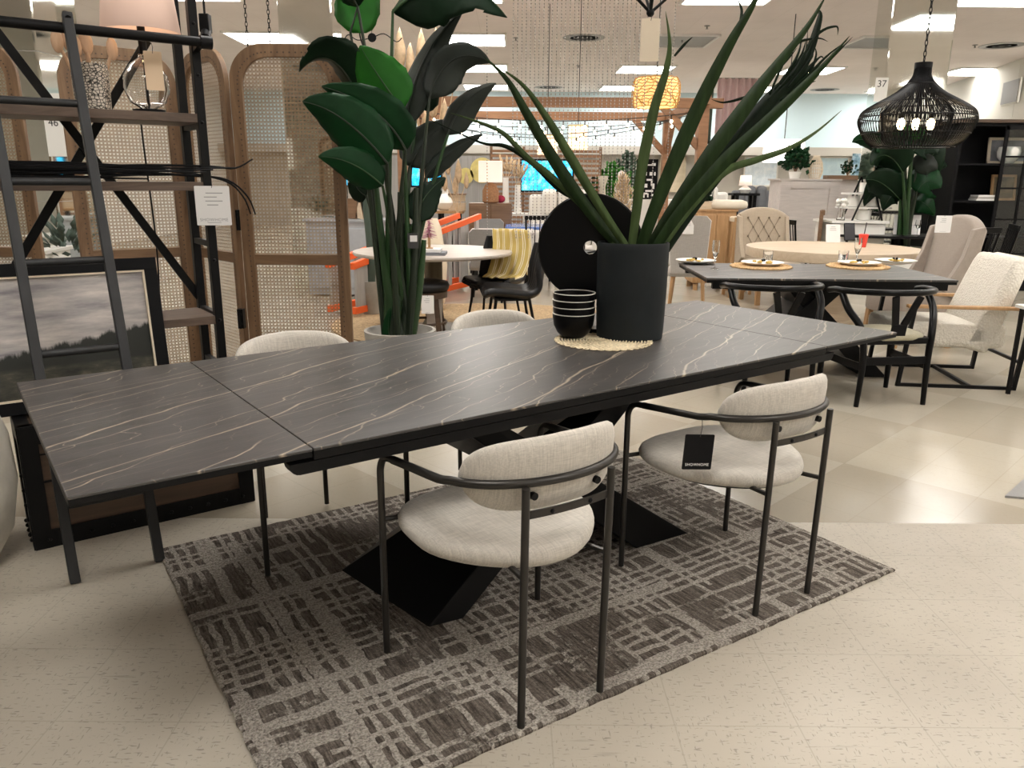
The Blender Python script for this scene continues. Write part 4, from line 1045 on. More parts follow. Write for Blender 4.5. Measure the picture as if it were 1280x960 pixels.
setting(951, 334, 'scalloped straw place mat under the left of the two matted plates', 'white plate of yellow food on the left straw mat', 'yellow pasta heap on the left matted plate')
setting(1072, 334, 'scalloped straw place mat under the right of the two matted plates', 'white plate of yellow food on the right straw mat', 'yellow pasta heap on the right matted plate')
setting(868, 329, None, 'white plate at the far left end of the second dark table', 'garnish on the plate at the left table end')
setting(1118, 329, None, 'white plate without a mat on the right half of the second dark table', 'garnish on the plate without a mat at the right')
# glasses
def flute(px, py, lab):
    p = top2(px, py); t = thing('champagne_flute', lab, 'glass', (p.x, p.y, TZ), 0, 'champagne flutes')
    MB().lathe([(.034, 0), (.033, .003), (.006, .006), (.0045, .012), (.0045, .075), (.012, .09), (.026, .13), (.0285, .175), (.026, .215), (.0245, .215), (.0268, .175), (.0245, .132), (.008, .094), (0, .09)], 24).build('flute', 'glass', t)
def tumbler(px, py, lab):
    p = top2(px, py); t = thing('tumbler', lab, 'glass', (p.x, p.y, TZ), 0, 'glass tumblers')
    MB().lathe([(.034, 0), (.036, .004), (.039, .115), (.0365, .115), (.033, .014), (0, .012)], 24).build('tumbler_body', 'glass', t)
flute(893, 336, 'champagne flute beside the plate at the left end of the second table')
flute(1070, 331, 'champagne flute in front of the red cup')
tumbler(959, 331, 'glass tumbler in front of the tufted chair'); tumbler(1053, 331, 'glass tumbler just left of the flute by the red cup')
# ================================================================== white armchair on a sled frame
t = thing('armchair', 'cream boucle armchair with wooden arms on a black sled frame', 'armchair', (3.28, 5.67, 0), math.radians(-7))
hw = .33
for s in (-1, 1):
    MB().bar((-.5, s*hw, .012), (.3, s*hw, .012), .024, .024).build('sled_runner', 'black_metal', t, smooth=False)
    MB().bar((.288, s*hw, 0), (.33, s*hw, .56), .024, .03).build('upright', 'black_metal', t, smooth=False)
    MB().bar((-.488, s*hw, 0), (-.44, s*hw, .56), .024, .03).build('upright', 'black_metal', t, smooth=False)
    MB().box((-.06, s*hw, .575), (.86, .055, .022)).build('armrest', 'wood_oak', t, smooth=False, bev=.004)
MB().bar((.0, -hw, .012), (.0, hw, .012), .024, .024).bar((.3, -hw, .2), (.3, hw, .2), .02, .02).build('cross_bar', 'black_metal', t, smooth=False)
so = rr(.78, .58, .07, 5, -.17, 0)
MB().loft(so, [(.28, .93), (.295, .985), (.33, 1), (.41, 1), (.435, .98), (.448, .9), (.45, .5)], (-.17, 0)).build('seat_cushion', 'boucle', t, ang=80)
pr = [(x-.18, z) for x, z in [(.13, .3), (.22, .255), (.3, .3), (.47, .86), (.455, .9), (.40, .91), (.345, .87), (.19, .46)]]
def rounded(mb, pr, y0, y1, e=.03):
    cx_ = sum(p[0] for p in pr)/len(pr); cz_ = sum(p[1] for p in pr)/len(pr); rs = []
    for y, k in ((y0, .88), (y0+e*.35, .96), (y0+e, 1), (y1-e, 1), (y1-e*.35, .96), (y1, .88)): rs.append([V((cx_+(x-cx_)*k, y, cz_+(z-cz_)*(1-(1-k)*.6))) for x, z in pr])
    return mb.rings(rs)
def dense(pr, k=3):
    ps = [V((x, 0, z)) for x, z in pr]; ps = ps+ps[:1]; out = []
    for i in range(len(pr)):
        p0, p1, p2, p3 = ps[i-1 if i else len(pr)-1], ps[i], ps[i+1], ps[(i+2) % len(pr)]
        for j in range(k):
            q = j/k; v = .5*((2*p1)+(p2-p0)*q+(2*p0-5*p1+4*p2-p3)*q*q+(3*p1-p0-3*p2+p3)*q**3); out.append((v.x, v.z))
    return out
rounded(MB(), dense(pr), -.29, .29, .05).build('back_cushion', 'boucle', t, ang=80)
# white side table at the right edge
p = gz(1268, 380, .62); t = thing('side_table', 'white topped side table cut off at the right edge', 'table', (p.x+.30, p.y-.24, 0))
MB().prism(rr(.6, .5, .03), .6, .62).build('tabletop', 'white_paint', t, smooth=False)
for sx in (-1, 1):
    for sy in (-1, 1): MB().bar((sx*.26, sy*.21, 0), (sx*.26, sy*.21, .6), .022, .022).build('leg', 'black_metal', t, smooth=False)
# second rug corner
a = gz(1256, 622); poly = [(0, 0), (1.3, -.35), (2.4, .8), (1.1, 1.2)]
o = MB().prism([(x*.9, y*.8) for x, y in poly], 0, .01).build('grey_rug', 'grey_fab', loc=(a.x, a.y, 0), smooth=False); tag(o, 'corner of a grey rug at the right edge of the floor', 'rug')
# ================================================================== wingback and tufted chairs, pale round table
def wing(lab, loc, rz, mt, tuft=False, h=1.08, legm='wood_oak', wd=1.0):
    t = thing('wingback_chair', lab, 'armchair', loc, rz)
    MB().loft(rr(.56, .54, .06), [(.28, .95), (.3, 1), (.44, 1), (.48, .97), (.5, .85)], (0, 0)).build('seat', mt, t, ang=70)
    # back: arched top, thick
    o = []; hw_ = .29
    for k in range(21):
        s = -1+k/10; o.append((s*hw_, h-(.05 if tuft else .09)*abs(s)**2.5 + .03*math.cos(s*PI*.5)))
    prf = [(-hw_*.93, .36), (hw_*.93, .36)] + [p for p in o[::-1]]
    vs = []; n = len(prf)
    def sub(y, k): return [V(((x)*k, y - (z-.36)*.16, .36+(z-.36)*(1-(1-k)*.5))) for x, z in prf]
    MB().rings([sub(-.34, .93), sub(-.33, .985), sub(-.31, 1), sub(-.25, 1), sub(-.232, .98), sub(-.225, .92)]).build('backrest', mt, t, ang=50)
    if tuft:
        mb = MB(); mb2 = MB()
        for r in range(5):
            for c_ in range(4 if r % 2 == 0 else 3):
                x = (-.2+.133*c_) if r % 2 == 0 else (-.133+.133*c_); z = .55+r*.11
                mb.ball((x, -.215-(z-.36)*.16, z), .013, 8)
                if r < 4:
                    for dx in (-.0667, .0667):
                        if abs(x+dx) < .22: mb2.tube([(x, -.218-(z-.36)*.16, z), (x+dx, -.218-(z+.11-.36)*.16, z+.11)], .0035, 6)
        mb.build('button', 'tuft_line', t); mb2.build('tufting_seam', 'tuft_line', t)
    for s in (-1, 1):
        w_ = [(-.36+(y+.36)*wd, z) for y, z in [(-.36, .45), (-.12, .45), (.02, .52), (-.1, .66), (-.2, .8), (-.28, h-.08), (-.42, h-.06)]]
        mb = MB(); pts0 = [V((s*.275, y, z)) for y, z in w_]; pts1 = [V((s*.315, y*.98, z)) for y, z in w_]
        mb.rings([[V((s*.27, y, z)) for y, z in w_], [V((s*.28, y, z)) for y, z in w_], [V((s*.32, y, z)) for y, z in w_]]).build('wing', mt, t, ang=40, bev=.008)
        for y in (-.24, .22): MB().bar((s*.235, y, .3), (s*.235, y*1.08, 0), .05, .05).build('leg', legm, t, smooth=False)
    return t
RT = V((3.3, 8.15, 0))
wing('beige wingback chair seen side-on with a white card on its back', (3.56, 6.98, 0), math.radians(95), 'taupe', h=1.11, wd=.72)
wing('buttoned beige wingback chair facing out behind the pale round table', (3.09, 9.4, 0), math.radians(186), 'linen_tufted', True, wd=.55)
p = at(1181, 268, 6.665); hang_tag('price_card', 'white price card on the side of the beige wingback chair', 'tag', p, .13, .14, 'paper', -.05, None, 'ink', 0, .01, 3)
t = thing('round_table', 'pale wood round dining table with a thick top behind the second dark table', 'dining table', RT)
MB().lathe([(.82, .66), (.86, .668), (.865, .75), (.86, .76), (0, .76)], 64).build('tabletop', 'wood_pale', t)
MB().lathe([(.34, 0), (.34, .05), (.2, .1), (.17, .35), (.2, .6), (.36, .69)], 28).build('pedestal', 'wood_pale', t)
def on_rt(px, py, z=.76): return gz(px, py, z)
def sign_card(name, lab, p, w_, h_, rz, tilt=-.2, lines=3, diagram=False, mt='paper'):
    t = thing(name, lab, 'sign', p, rz); t.rotation_euler = (tilt, 0, rz)
    MB().box((0, 0, h_/2), (w_, .004, h_)).build('card', mt, t, smooth=False)
    mb = MB()
    for k in range(lines): mb.box((0, -.003, h_*(.85-.09*k)), (w_*rnd.uniform(.3, .6), .001, h_*.025))
    if diagram:
        for x in (-.3, -.1, .12, .3): mb.box((w_*x, -.003, h_*.48), (w_*.14, .001, h_*.05)).box((w_*(x-.05), -.003, h_*.4), (w_*.015, .001, h_*.1)).box((w_*(x+.05), -.003, h_*.4), (w_*.015, .001, h_*.1))
    mb.build('print', 'ink_grey', t, smooth=False)
    MB().bar((0, .003, h_*.5), (0, h_*.35, .0), .02, .003).build('stand', mt, t, smooth=False)
    return t
sign_card('menu_card', 'white card standing on the left of the pale round table', on_rt(1041, 303), .16, .2, .05)
p = on_rt(1062, 302); t = thing('tablet', 'small dark tablet on a stand on the pale round table', 'tablet', p, .1); t.rotation_euler = (-.25, 0, .1)
MB().box((0, 0, .11), (.13, .012, .2)).build('body', 'black_matte', t, smooth=False, bev=.004); MB().box((0, -.0065, .11), (.115, .001, .18)).build('screen', 'screen_dark', t, smooth=False); MB().bar((0, .01, .14), (0, .07, .0), .03, .006).build('stand', 'black_matte', t, smooth=False)
p = on_rt(1078, 309); t = thing('red_cup', 'red drink cup with a black straw on the pale round table', 'cup', p)
MB().lathe([(.03, 0), (.033, .003), (.047, .125), (.044, .125), (.03, .01), (0, .01)], 24).build('cup_body', 'red_plastic', t); MB().lathe([(.049, .122), (.05, .13), (.04, .135), (0, .135)], 24).build('lid', 'red_plastic', t); MB().tube([(0, 0, .1), (.01, -.01, .25)], .005, 8).build('straw', 'black_matte', t)
# black oval table with sign, glass; black spindle chairs
pT = gz(1128, 293, .76); t = thing('oval_table', 'black oval dining table holding a printed sign behind the pale round table', 'dining table', (pT.x-.1, pT.y-.06, 0))
MB().prism(circ(.75, 40, 1, .48), .73, .76).build('tabletop', 'black_metal', t, smooth=False, bev=.004); MB().lathe([(.3, 0), (.3, .03), (.07, .06), (.06, .7), (.2, .73)], 24).build('pedestal', 'black_metal', t)
sign_card('printed_sign', 'white printed sign with small table diagrams on the black oval table', gz(1133, 293.2, .76), .34, .25, -.05, -.12, 1, True, 'paper')
p = gz(1146, 295.2, .76); t = thing('wine_glass', 'tall wine glass before the printed sign on the black oval table', 'glass', p)
MB().lathe([(.035, 0), (.004, .006), (.004, .09), (.02, .1), (.037, .14), (.032, .2), (.03, .2), (.034, .14), (.004, .1), (0, .1)], 20).build('glass_body', 'glass', t)
def spindle(lab, loc, rz):
    t = thing('spindle_chair', lab, 'chair', loc, rz, 'black spindle-back chairs by the black table')
    MB().prism(rr(.45, .43, .08), .43, .46).build('seat', 'black_gloss', t, smooth=False, bev=.006)
    for s in (-1, 1):
        for y in (-.17, .17): MB().tube([(s*.18, y, .43), (s*.22, y*1.25, 0)], .015, 8).build('leg', 'black_gloss', t)
        MB().tube([(s*.2, -.19, .46), (s*.23, -.27, .92)], .014, 8).build('back_post', 'black_gloss', t)
    for k in range(6): MB().tube([((-.15+.06*k), -.19, .46), ((-.15+.06*k)*1.1, -.265, .9)], .007, 6).build('spindle', 'black_gloss', t)
    MB().bar((-.25, -.27, .92), (.25, -.27, .92), .02, .06).build('top_rail', 'black_gloss', t, smooth=False, bev=.004)
    return t
sc = spindle('black spindle-back chair at the right end of the black oval table', (5.55, 9.3, 0), math.radians(70))
dup(sc, None, (4.95, 8.75, 0), math.radians(20), 'black spindle-back chair in front of the black oval table'); dup(sc, None, (6.3, 8.6, 0), math.radians(30), 'black spindle-back chair in front of the black cabinet')

# ================================================================== black cabinet
YC = 10.6; a, b = at(1188, 250, YC), at(1345, 250, YC); HC = at(1190, 153, YC).z; wC = b.x-a.x; dC = .5
t = thing('display_cabinet', 'tall black display cabinet with glazed doors against the right wall', 'cabinet', ((a.x+b.x)/2, YC+dC/2, 0))
q = MB(); hx = wC/2
q.box((-hx+.02, 0, HC/2), (.04, dC, HC)).box((hx-.02, 0, HC/2), (.04, dC, HC)).box((0, dC/2-.01, HC/2), (wC, .02, HC)).box((0, 0, HC-.02), (wC, dC, .04)).box((0, 0, .05), (wC, dC, .1)); q.build('carcass', 'black_matte', t, smooth=False)
MB().box((0, -.01, HC+.02), (wC+.06, dC+.06, .04)).build('cornice', 'wood_dark', t, smooth=False)
SZ = [at(1195, y, YC).z for y in (205, 252, 298)] + [.45]
for z in SZ: MB().box((0, 0, z), (wC-.08, dC-.04, .025)).build('shelf_board', 'black_matte', t, smooth=False)
xs = at(1243, 250, YC).x-(a.x+b.x)/2
for k, (x0, x1) in enumerate(((xs, xs+.62), (xs+.63, hx-.0))):
    d = MB(); zz0, zz1 = .1, HC-.04; d.box((x0+.02, -dC/2-.012, (zz0+zz1)/2), (.045, .022, zz1-zz0)).box((x1-.02, -dC/2-.012, (zz0+zz1)/2), (.045, .022, zz1-zz0))
    for z in (zz0+.02, zz1-.02): d.box(((x0+x1)/2, -dC/2-.012, z), (x1-x0, .022, .05))
    d.box(((x0+x1)/2, -dC/2-.012, (zz0+zz1)/2), (.025, .018, zz1-zz0))
    for z in (.5, .95, 1.35, 1.75): d.box(((x0+x1)/2, -dC/2-.012, z), (x1-x0, .018, .022))
    dd = d.build('door', 'black_matte', t, smooth=False)
    MB().box(((x0+x1)/2, -dC/2-.006, (zz0+zz1)/2), (x1-x0-.04, .003, zz1-zz0-.04)).build('glass_pane', 'pane', dd, smooth=False)
    MB().tube([(x1-.02 if k == 0 else x0+.02, -dC/2-.045, 1.0), (x1-.02 if k == 0 else x0+.02, -dC/2-.045, 1.15)], .007, 8).build('handle', 'chrome', dd)
def picture(name, lab, p, w_, h_, rz, fm, cm, fw=.03, lean=0, cat='picture'):
    t = thing(name, lab, cat, p, rz); t.rotation_euler = (-lean, 0, rz); q = MB()
    for c_, d_ in (((0, 0, fw/2), (w_, .025, fw)), ((0, 0, h_-fw/2), (w_, .025, fw)), ((-w_/2+fw/2, 0, h_/2), (fw, .025, h_)), ((w_/2-fw/2, 0, h_/2), (fw, .025, h_))): q.box(c_, d_)
    q.build('frame', fm, t, smooth=False); MB().box((0, .004, h_/2), (w_-2*fw+.002, .01, h_-2*fw+.002)).build('canvas', cm, t, smooth=False); return t
p = at(1262, 204, YC+.3); picture('framed_picture', 'grey picture in a pale wood frame on the top shelf of the black cabinet', (p.x, p.y, SZ[0]+.013), .62, .34, 0, 'kraft_pale', 'canvas_grey', .035, .1)
p = at(1259, 204, YC+.12); t = thing('white_bowl', 'round white bowl on the top shelf of the black cabinet', 'bowl', (p.x, p.y, SZ[0]+.013))
MB().lathe([(.06, 0), (.07, .005), (.13, .08), (.14, .15), (.125, .21), (.115, .21), (.13, .15), (.11, .08), (0, .03)], 30).build('bowl_body', 'white_ceramic', t)
p = at(1253, 250, YC+.3); picture('framed_picture', 'brown picture leaning on the middle shelf of the black cabinet', (p.x, p.y, SZ[1]+.013), .4, .34, .25, 'wood_oak', 'canvas_brown', .03, .1)
p = at(1228, 250, YC+.1)
for k in range(3):
    o = MB().box((0, 0, .012), (.27-.02*k, .19, .022)).build('book', 'paper' if k != 1 else 'linen_grey', loc=(p.x, p.y, SZ[1]+.013+.025*k), smooth=False); tag(o, ['pale book at the bottom of the stack in the black cabinet', 'grey book in the middle of the stack in the black cabinet', 'pale book on top of the stack in the black cabinet'][k], 'book', 'books in the black cabinet')
# ================================================================== pendants
YW = 5.0
p = at(1141, 184, YW); zb = p.z; zt_ = at(1146, 85, YW).z; HH = zt_-zb; Rm = .33
t = thing('wire_pendant', 'black wire basket pendant light with three glowing bulbs', 'pendant light', (p.x, p.y, zb))
prof = [(.2, .0), (.228, .002), (.27, .035), (.3, .085), (.326, .15), (.326, .19), (.305, .235), (.235, .285), (.14, .345), (.082, .4), (.052, .445), (.045, .5)]
pts_ = smooth_path([(r, 0, z/.5*HH) for r, z in prof], 4); n = 96
q = MB()
for k in range(n):
    a = 2*PI*k/n; q.tube([(pv.x*math.cos(a), pv.x*math.sin(a), pv.z) for pv in pts_], .0027, 4)
q.build('wire_cage', 'black_metal', t)
q = MB()
for z in (.0, .002, .085, .19, .285, .4, .5):
    r = min(prof, key=lambda w_: abs(w_[1]-z))[0]; q.tube([(r*math.cos(2*PI*j/48), r*math.sin(2*PI*j/48), z/.5*HH) for j in range(48)], .004, 5, True)
q.build('ring', 'black_metal', t)
MB().tube([(0, 0, HH), (0, 0, HH+.03)], .05, 20).build('cap', 'black_metal', t)
# inner sleeve of fine wires
q = MB()
for k in range(110):
    a = 2*PI*k/110; q.tube([(.18*math.cos(a), .18*math.sin(a), .02), (.2*math.cos(a+.12), .2*math.sin(a+.12), .2), (.06*math.cos(a+.2), .06*math.sin(a+.2), HH-.06)], .0022, 4)
q.build('inner_sleeve', 'black_matte', t)
MB().tube([(0, 0, HH), (0, 0, .2)], .01, 8).bar((-.09, 0, .2), (.09, 0, .2), .012).build('lamp_arm', 'black_metal', t)
for x in (-.09, 0, .09): 
    MB().tube([(x, -.0, .2), (x, 0, .165)], .011, 10).build('bulb_holder', 'black_metal', t); MB().ball((x, 0, .135), .024, 12, (1, 1, 1.5)).build('bulb', 'bulb', t)
tt = t; a = V((0, 0, HH+.03)); mb = MB(); z = HH+.03; k = 0
while zb+z < H:
    c_ = V((0, 0, z+.02)); mb.tube([c_ + (V((math.cos(2*PI*j/8)*.008, 0, math.sin(2*PI*j/8)*.019)) if k % 2 else V((0, math.cos(2*PI*j/8)*.008, math.sin(2*PI*j/8)*.019))) for j in range(8)], .0032, 4, True); z += .03; k += 1
mb.build('chain', 'black_metal', t)
# yellow woven pendant
p = at(819, 134, 9.2); t = thing('woven_pendant', 'glowing yellow woven drum pendant light', 'pendant light', (p.x, p.y, p.z))
hh = at(819, 98, 9.2).z-p.z; q = MB(); R_ = .265
def Rp(z): s = z/hh; return R_*(1-.12*abs(2*s-1)**4)
for k in range(24):
    a = 2*PI*k/24; q.tube([(Rp(z)*math.cos(a+.25*math.sin(z*20+k)), Rp(z)*math.sin(a+.25*math.sin(z*20+k)), z) for z in [hh*j/8 for j in range(9)]], .0045, 4)
for j in range(10):
    z = hh*j/9; q.tube([(Rp(z)*math.cos(2*PI*i/32), Rp(z)*math.sin(2*PI*i/32), z+.008*math.sin(i*3+j)) for i in range(32)], .005, 4, True)
q.build('woven_shade', 'rattan_yellow', t); MB().ball((0, 0, hh*.5), .05, 12).build('bulb', 'bulb_warm', t); MB().tube([(0, 0, hh*.55), (0, 0, H-p.z)], .006, 6).build('cord', 'string', t)
MB().lathe([(R_*.86, hh*.02), (R_*.93, hh*.5), (R_*.86, hh*.98)], 32, caps=False).build('inner_lining', 'yellow_lining', t)
# white drum pendant
p = at(978, 203, 13.5); t = thing('drum_pendant', 'lit white drum pendant hanging in front of the pale painting', 'pendant light', (p.x, p.y, p.z)); hh = at(978, 175, 13.5).z-p.z
MB().lathe([(.32, 0), (.32, hh)], 36, caps=False).build('drum_shade', 'shade_white', t, sol=.004); MB().tube([(0, 0, hh*.5), (0, 0, H-p.z)], .008, 6).build('cord', 'string', t); MB().tube([(-.32, 0, hh*.9), (.32, 0, hh*.9)], .004, 6).build('spider', 'chrome', t)
# black rod chandelier with a tag, mostly above the frame
p = at(813, 16, 3.3); t = thing('rod_chandelier', 'black metal rod fitting at the top edge above the dark table', 'pendant light', p)
MB().ball((0, 0, 0), .016, 10).build('hub', 'black_metal', t)
for dx, dy in ((-.14, 0), (.15, .02), (.0, -.1), (-.02, .12)): MB().tube([(0, 0, 0), (dx, dy, .13), (dx*2.4, dy*2.4, .22)], .006, 8).build('arm', 'black_metal', t)
MB().tube([(0, 0, 0), (.0, 0, .3), (.0, 0, H-p.z)], .006, 8).build('rod', 'black_metal', t)
hang_tag('kraft_tag', 'large blank kraft tag hanging at the top edge above the vase leaves', 'tag', p+V((0, -.02, -.012)), .073, .155, 'kraft_pale', -.05, None, 'ink', 0, .012, 0)
# black wire mobile
p = at(465, 47, 7.0); t = thing('wire_mobile', 'black wire mobile with a round disc hanging beside the tall plant', 'hanging ornament', p)
MB().lathe([(.034, -.004), (.036, 0), (.034, .004)], 24).build('disc', 'black_matte', t).matrix_local = Matrix.Rotation(PI/2, 4, 'X')
MB().tube(smooth_path([(-.25, 0, -.06), (-.2, 0, .02), (-.12, 0, -.02), (.0, 0, 0), (.1, .0, .03), (.2, 0, -.03), (.25, 0, .0)]), .004, 6).tube([(0, 0, 0), (0, 0, H-p.z)], .002, 5).tube(smooth_path([(-.09, 0, .08), (-.1, 0, .02), (-.08, 0, -.06)]), .006, 6).build('wires', 'black_matte', t)
# ================================================================== pale round table, stool, black chairs, orange ladder
c = V((-.75, 7.4, 0)); t = thing('round_table', 'pale wood round table on an olive pedestal behind the tall plant', 'dining table', c)
MB().lathe([(.7, .725), (.735, .73), (.745, .745), (.74, .76), (0, .76)], 56).build('tabletop', 'wood_top', t)
MB().lathe([(.33, 0), (.33, .03), (.12, .06), (.085, .12), (.085, .66), (.2, .725)], 28).build('pedestal', 'olive', t)
p = gz(534, 318, .76); b1 = MB().box((0, 0, .012), (.34, .24, .024)).build('book', 'sofa_grey', loc=(p.x, p.y, .76), smooth=False); tag(b1, 'flat grey book lying on the pale round table', 'book')
b2 = MB().box((0, 0, .014), (.27, .2, .026)).build('book', 'paper', loc=(p.x-.01, p.y, .785), smooth=False); tag(b2, 'white book lying on the flat grey book', 'book')
t = thing('feather_tree', 'small pink feathery tree on a wooden stem on the white book', 'decoration', (p.x+.02, p.y, .812))
MB().lathe([(.035, 0), (.035, .008), (.012, .012), (.012, .12), (0, .12)], 14).build('trunk', 'wood_oak', t)
mb = MB()
for k in range(220):
    z = rnd.uniform(0, 1); a = rnd.uniform(0, 6.28); r = .075*(1-z*.85); zz = .1+z*.24
    d_ = V((math.cos(a), math.sin(a), -.2)); b_ = V((0, 0, zz)); s_ = V((-math.sin(a), math.cos(a), 0))*.008; mb.add([b_+s_, b_+d_*r, b_-s_], [(0, 1, 2)])
mb.build('pink_feathers', 'pink_fluff', t, sol=.002)
o = MB().prism(circ(1.55, 56, 1, .85), 0, .012).build('jute_rug', 'jute', loc=(-.25, 7.75, 0)); tag(o, 'round tan jute rug under the pale round table and black chairs', 'rug')
# stool
p = gz(530, 354, .5); t = thing('bar_stool', 'dark wood stool with a round black padded seat and a white card', 'stool', (p.x, p.y-.05, 0))
MB().lathe([(.2, .44), (.225, .455), (.235, .49), (.22, .52), (.15, .535), (0, .54)], 40).build('seat', 'black_leather', t, ang=70)
MB().lathe([(.19, .38), (.215, .385), (.215, .44), (.19, .445)], 32, caps=False).build('seat_ring', 'wood_dark', t)
for k in range(4):
    a = PI/4+PI/2*k; MB().bar((.17*math.cos(a), .17*math.sin(a), .4), (.225*math.cos(a), .225*math.sin(a), 0), .045, .045).build('leg', 'wood_dark', t, smooth=False, bev=.004)
MB().tube([(.2*math.cos(2*PI*j/32), .2*math.sin(2*PI*j/32), .16) for j in range(32)], .012, 8, True).build('foot_ring', 'wood_dark', t)
hang_tag('price_card', 'white price card hanging from the dark wood stool', 'tag', (p.x+.06, p.y-.285, .46), .11, .16, 'paper', .1, None, 'ink', 0, .03, 3)
MB_ = MB().box((0, 0, .2), (.14, .02, .4)).build('sample_board', 'wood_wash', loc=(p.x+.09, p.y+.0, 0), smooth=False); tag(MB_, 'grey wood sample board standing under the dark stool', 'board')
# black moulded chairs
def shell_chair(lab, loc, rz):
    t = thing('shell_chair', lab, 'dining chair', loc, rz, 'black channelled shell chairs at the round table')
    prof = smooth_path([(0, .26, .445), (0, .2, .465), (0, .05, .455), (0, -.12, .44), (0, -.2, .49), (0, -.235, .62), (0, -.27, .8), (0, -.285, .88)], 5); n = len(prof)
    def fn(u_, v_):
        i = u_*(n-1); a = prof[int(i)]; b = prof[min(int(i)+1, n-1)]; q = a.lerp(b, i-int(i)); s = v_*2-1
        up_ = max(0, (q.z-.46)/.42); wd = .235 - .06*up_**1.6 - (.03 if u_ < .05 else 0); rise = .05*abs(s)**3*(1-up_) ; fw_ = .06*abs(s)**2.5*min(1, up_*2)
        return (s*wd, q.y+fw_+.003*math.cos(v_*60), q.z+rise)
    MB().sheet(fn, 34, 40).build('shell', 'black_leather', t, sol=.045, ang=80, bev=0)
    for sx in (-1, 1):
        for y, y2 in ((.16, .22), (-.12, -.2)): MB().tube([(sx*.15, y, .44), (sx*.21, y2, 0)], [.014, .010], 8).build('leg', 'black_metal', t)
    MB().box((0, .02, .425), (.3, .3, .02)).build('seat_plate', 'black_metal', t, smooth=False)
    return t
s1 = shell_chair('black channelled shell chair draped with a yellow throw at the round table', (-.17, 7.45, 0), math.radians(160))
dup(s1, None, (-.0, 6.72, 0), math.radians(98), 'black channelled shell chair turned sideways in front of the draped one')
# yellow throw
def thr(u_, v_):
    s = u_
    path = [(.0, -.35, .50), (.0, -.345, .75), (.0, -.33, .92), (.0, -.2, .935), (.0, -.165, .80), (0, -.1, .64), (.0, -.02, .52), (.0, .1, .5)]
    i = s*(len(path)-1); a = V(path[int(i)]); b = V(path[min(int(i)+1, len(path)-1)]); q = a.lerp(b, i-int(i)); w_ = .13+.09*abs(math.sin(s*2.6))
    f = .012*math.sin(v_*17+s*5)+.008*math.sin(v_*29-s*9)
    return (q.x-.09+(v_-.5)*1.8*w_+.03*math.sin(s*7), q.y+(f if s < .6 else .3*f), q.z+(.5*f+.015 if s > .4 else f))
mb = MB().sheet(thr, 44, 36); o = mb.build('throw_blanket', 'throw', sol=.008, ang=80, loc=(-.17, 7.45, 0)); o.rotation_euler = (0, 0, math.radians(160))
uvl = o.data.uv_layers.new(name='UVMap')
for pl in o.data.polygons:
    for li, vi in zip(pl.loop_indices, pl.vertices): uvl.data[li].uv = ((vi % 37)/36, (vi//37)/44)
tag(o, 'yellow throw with white stripes draped over a black chair', 'throw blanket')
# orange ladder: two pairs of rails with grey boards between, casters below
bl, br = gz(434, 388, .06), gz(585, 352, .06); tl, tr = at(434, 331, bl.y), at(590, 270, br.y)
d_ = (br-bl); L = d_.length; rz = math.atan2(d_.y, d_.x); t = thing('rolling_ladder', 'orange railed rolling ladder with grey rungs lying behind the round table', 'ladder', (bl.x, bl.y, 0), rz)
zt0, zt1 = tl.z, tr.z
for y in (-.16, .16):
    MB().bar((-.1, y, .08), (L, y, .08), .05, .07).build('lower_rail', 'orange', t, smooth=False, bev=.003); MB().bar((-.1, y, zt0), (L+.05, y, zt1), .05, .07).build('upper_rail', 'orange', t, smooth=False, bev=.003)
n = 8
for k in range(n):
    x = .05+k*(L-.1)/(n-1); z1 = zt0+(zt1-zt0)*x/L
    for y in (-.16, .16): MB().box((x, y, (z1+.08)/2), (.2 if k % 2 == 0 else .08, .03, z1-.1)).build('rung_board', 'rung_grey', t, smooth=False)
for x in (.2, L-.2):
    for y in (-.16, .16): MB().tube([(x, y-.015, .04), (x, y+.015, .04)], .04, 16).build('caster', 'black_matte', t)
# grey cabinet and boxes, left of plant
p = at(450, 310, 9.6); q0, q1 = at(436, 275, 9.6), at(480, 275, 9.6)
t = thing('grey_sideboard', 'grey painted sideboard behind the front cane panel', 'sideboard', (p.x-.15, p.y+.25, 0)); hh = q0.z
MB().box((0, 0, hh/2), (1.0, .45, hh-.04)).build('body', 'grey_cab', t, smooth=False, bev=.004); MB().box((0, 0, hh-.01), (1.06, .49, .03)).build('top', 'grey_cab', t, smooth=False)
for x in (-.24, .24):
    d = MB().box((x, -.232, hh*.5), (.44, .02, hh*.78)).build('door', 'grey_cab', t, smooth=False, bev=.006); MB().ball((x*.25, -.255, hh*.55), .014, 8).build('knob', 'black_metal', d)
for k, (px, ww, hh2, ti, lab) in enumerate(((447, .1, .26, .25, 'wooden block book leaning on the grey sideboard'), (439, .12, .24, .0, 'dark wooden box standing on the grey sideboard'), (456, .07, .22, -.15, 'pale wooden bookend on the grey sideboard'))):
    a = at(px, 268, 9.6); o = MB().box((0, 0, hh2/2), (ww, .14, hh2)).build('wooden_block', 'wood_pale' if k != 1 else 'wood_brown', loc=(a.x, a.y+.15, hh+.012), smooth=False, bev=.003); o.rotation_euler = (0, ti, 0); tag(o, lab, 'ornament')
p = at(462, 320, 8.3); t = thing('cactus', 'tall dark cactus between the grey sideboard and the round table', 'plant', (p.x, p.y, 0))
MB().lathe([(.09, 0), (.11, .25), (.11, .36), (.1, .36), (.09, .34), (0, .34)], 20).build('pot', 'pot_concrete', t)
MB().tube(smooth_path([(0, 0, .34), (.02, 0, .7), (0, 0, 1.1), (.01, 0, 1.42)]), .05, 10).tube(smooth_path([(.0, 0, .75), (.1, 0, .82), (.12, 0, 1.05)]), .035, 8).build('cactus_body', 'cactus', t)
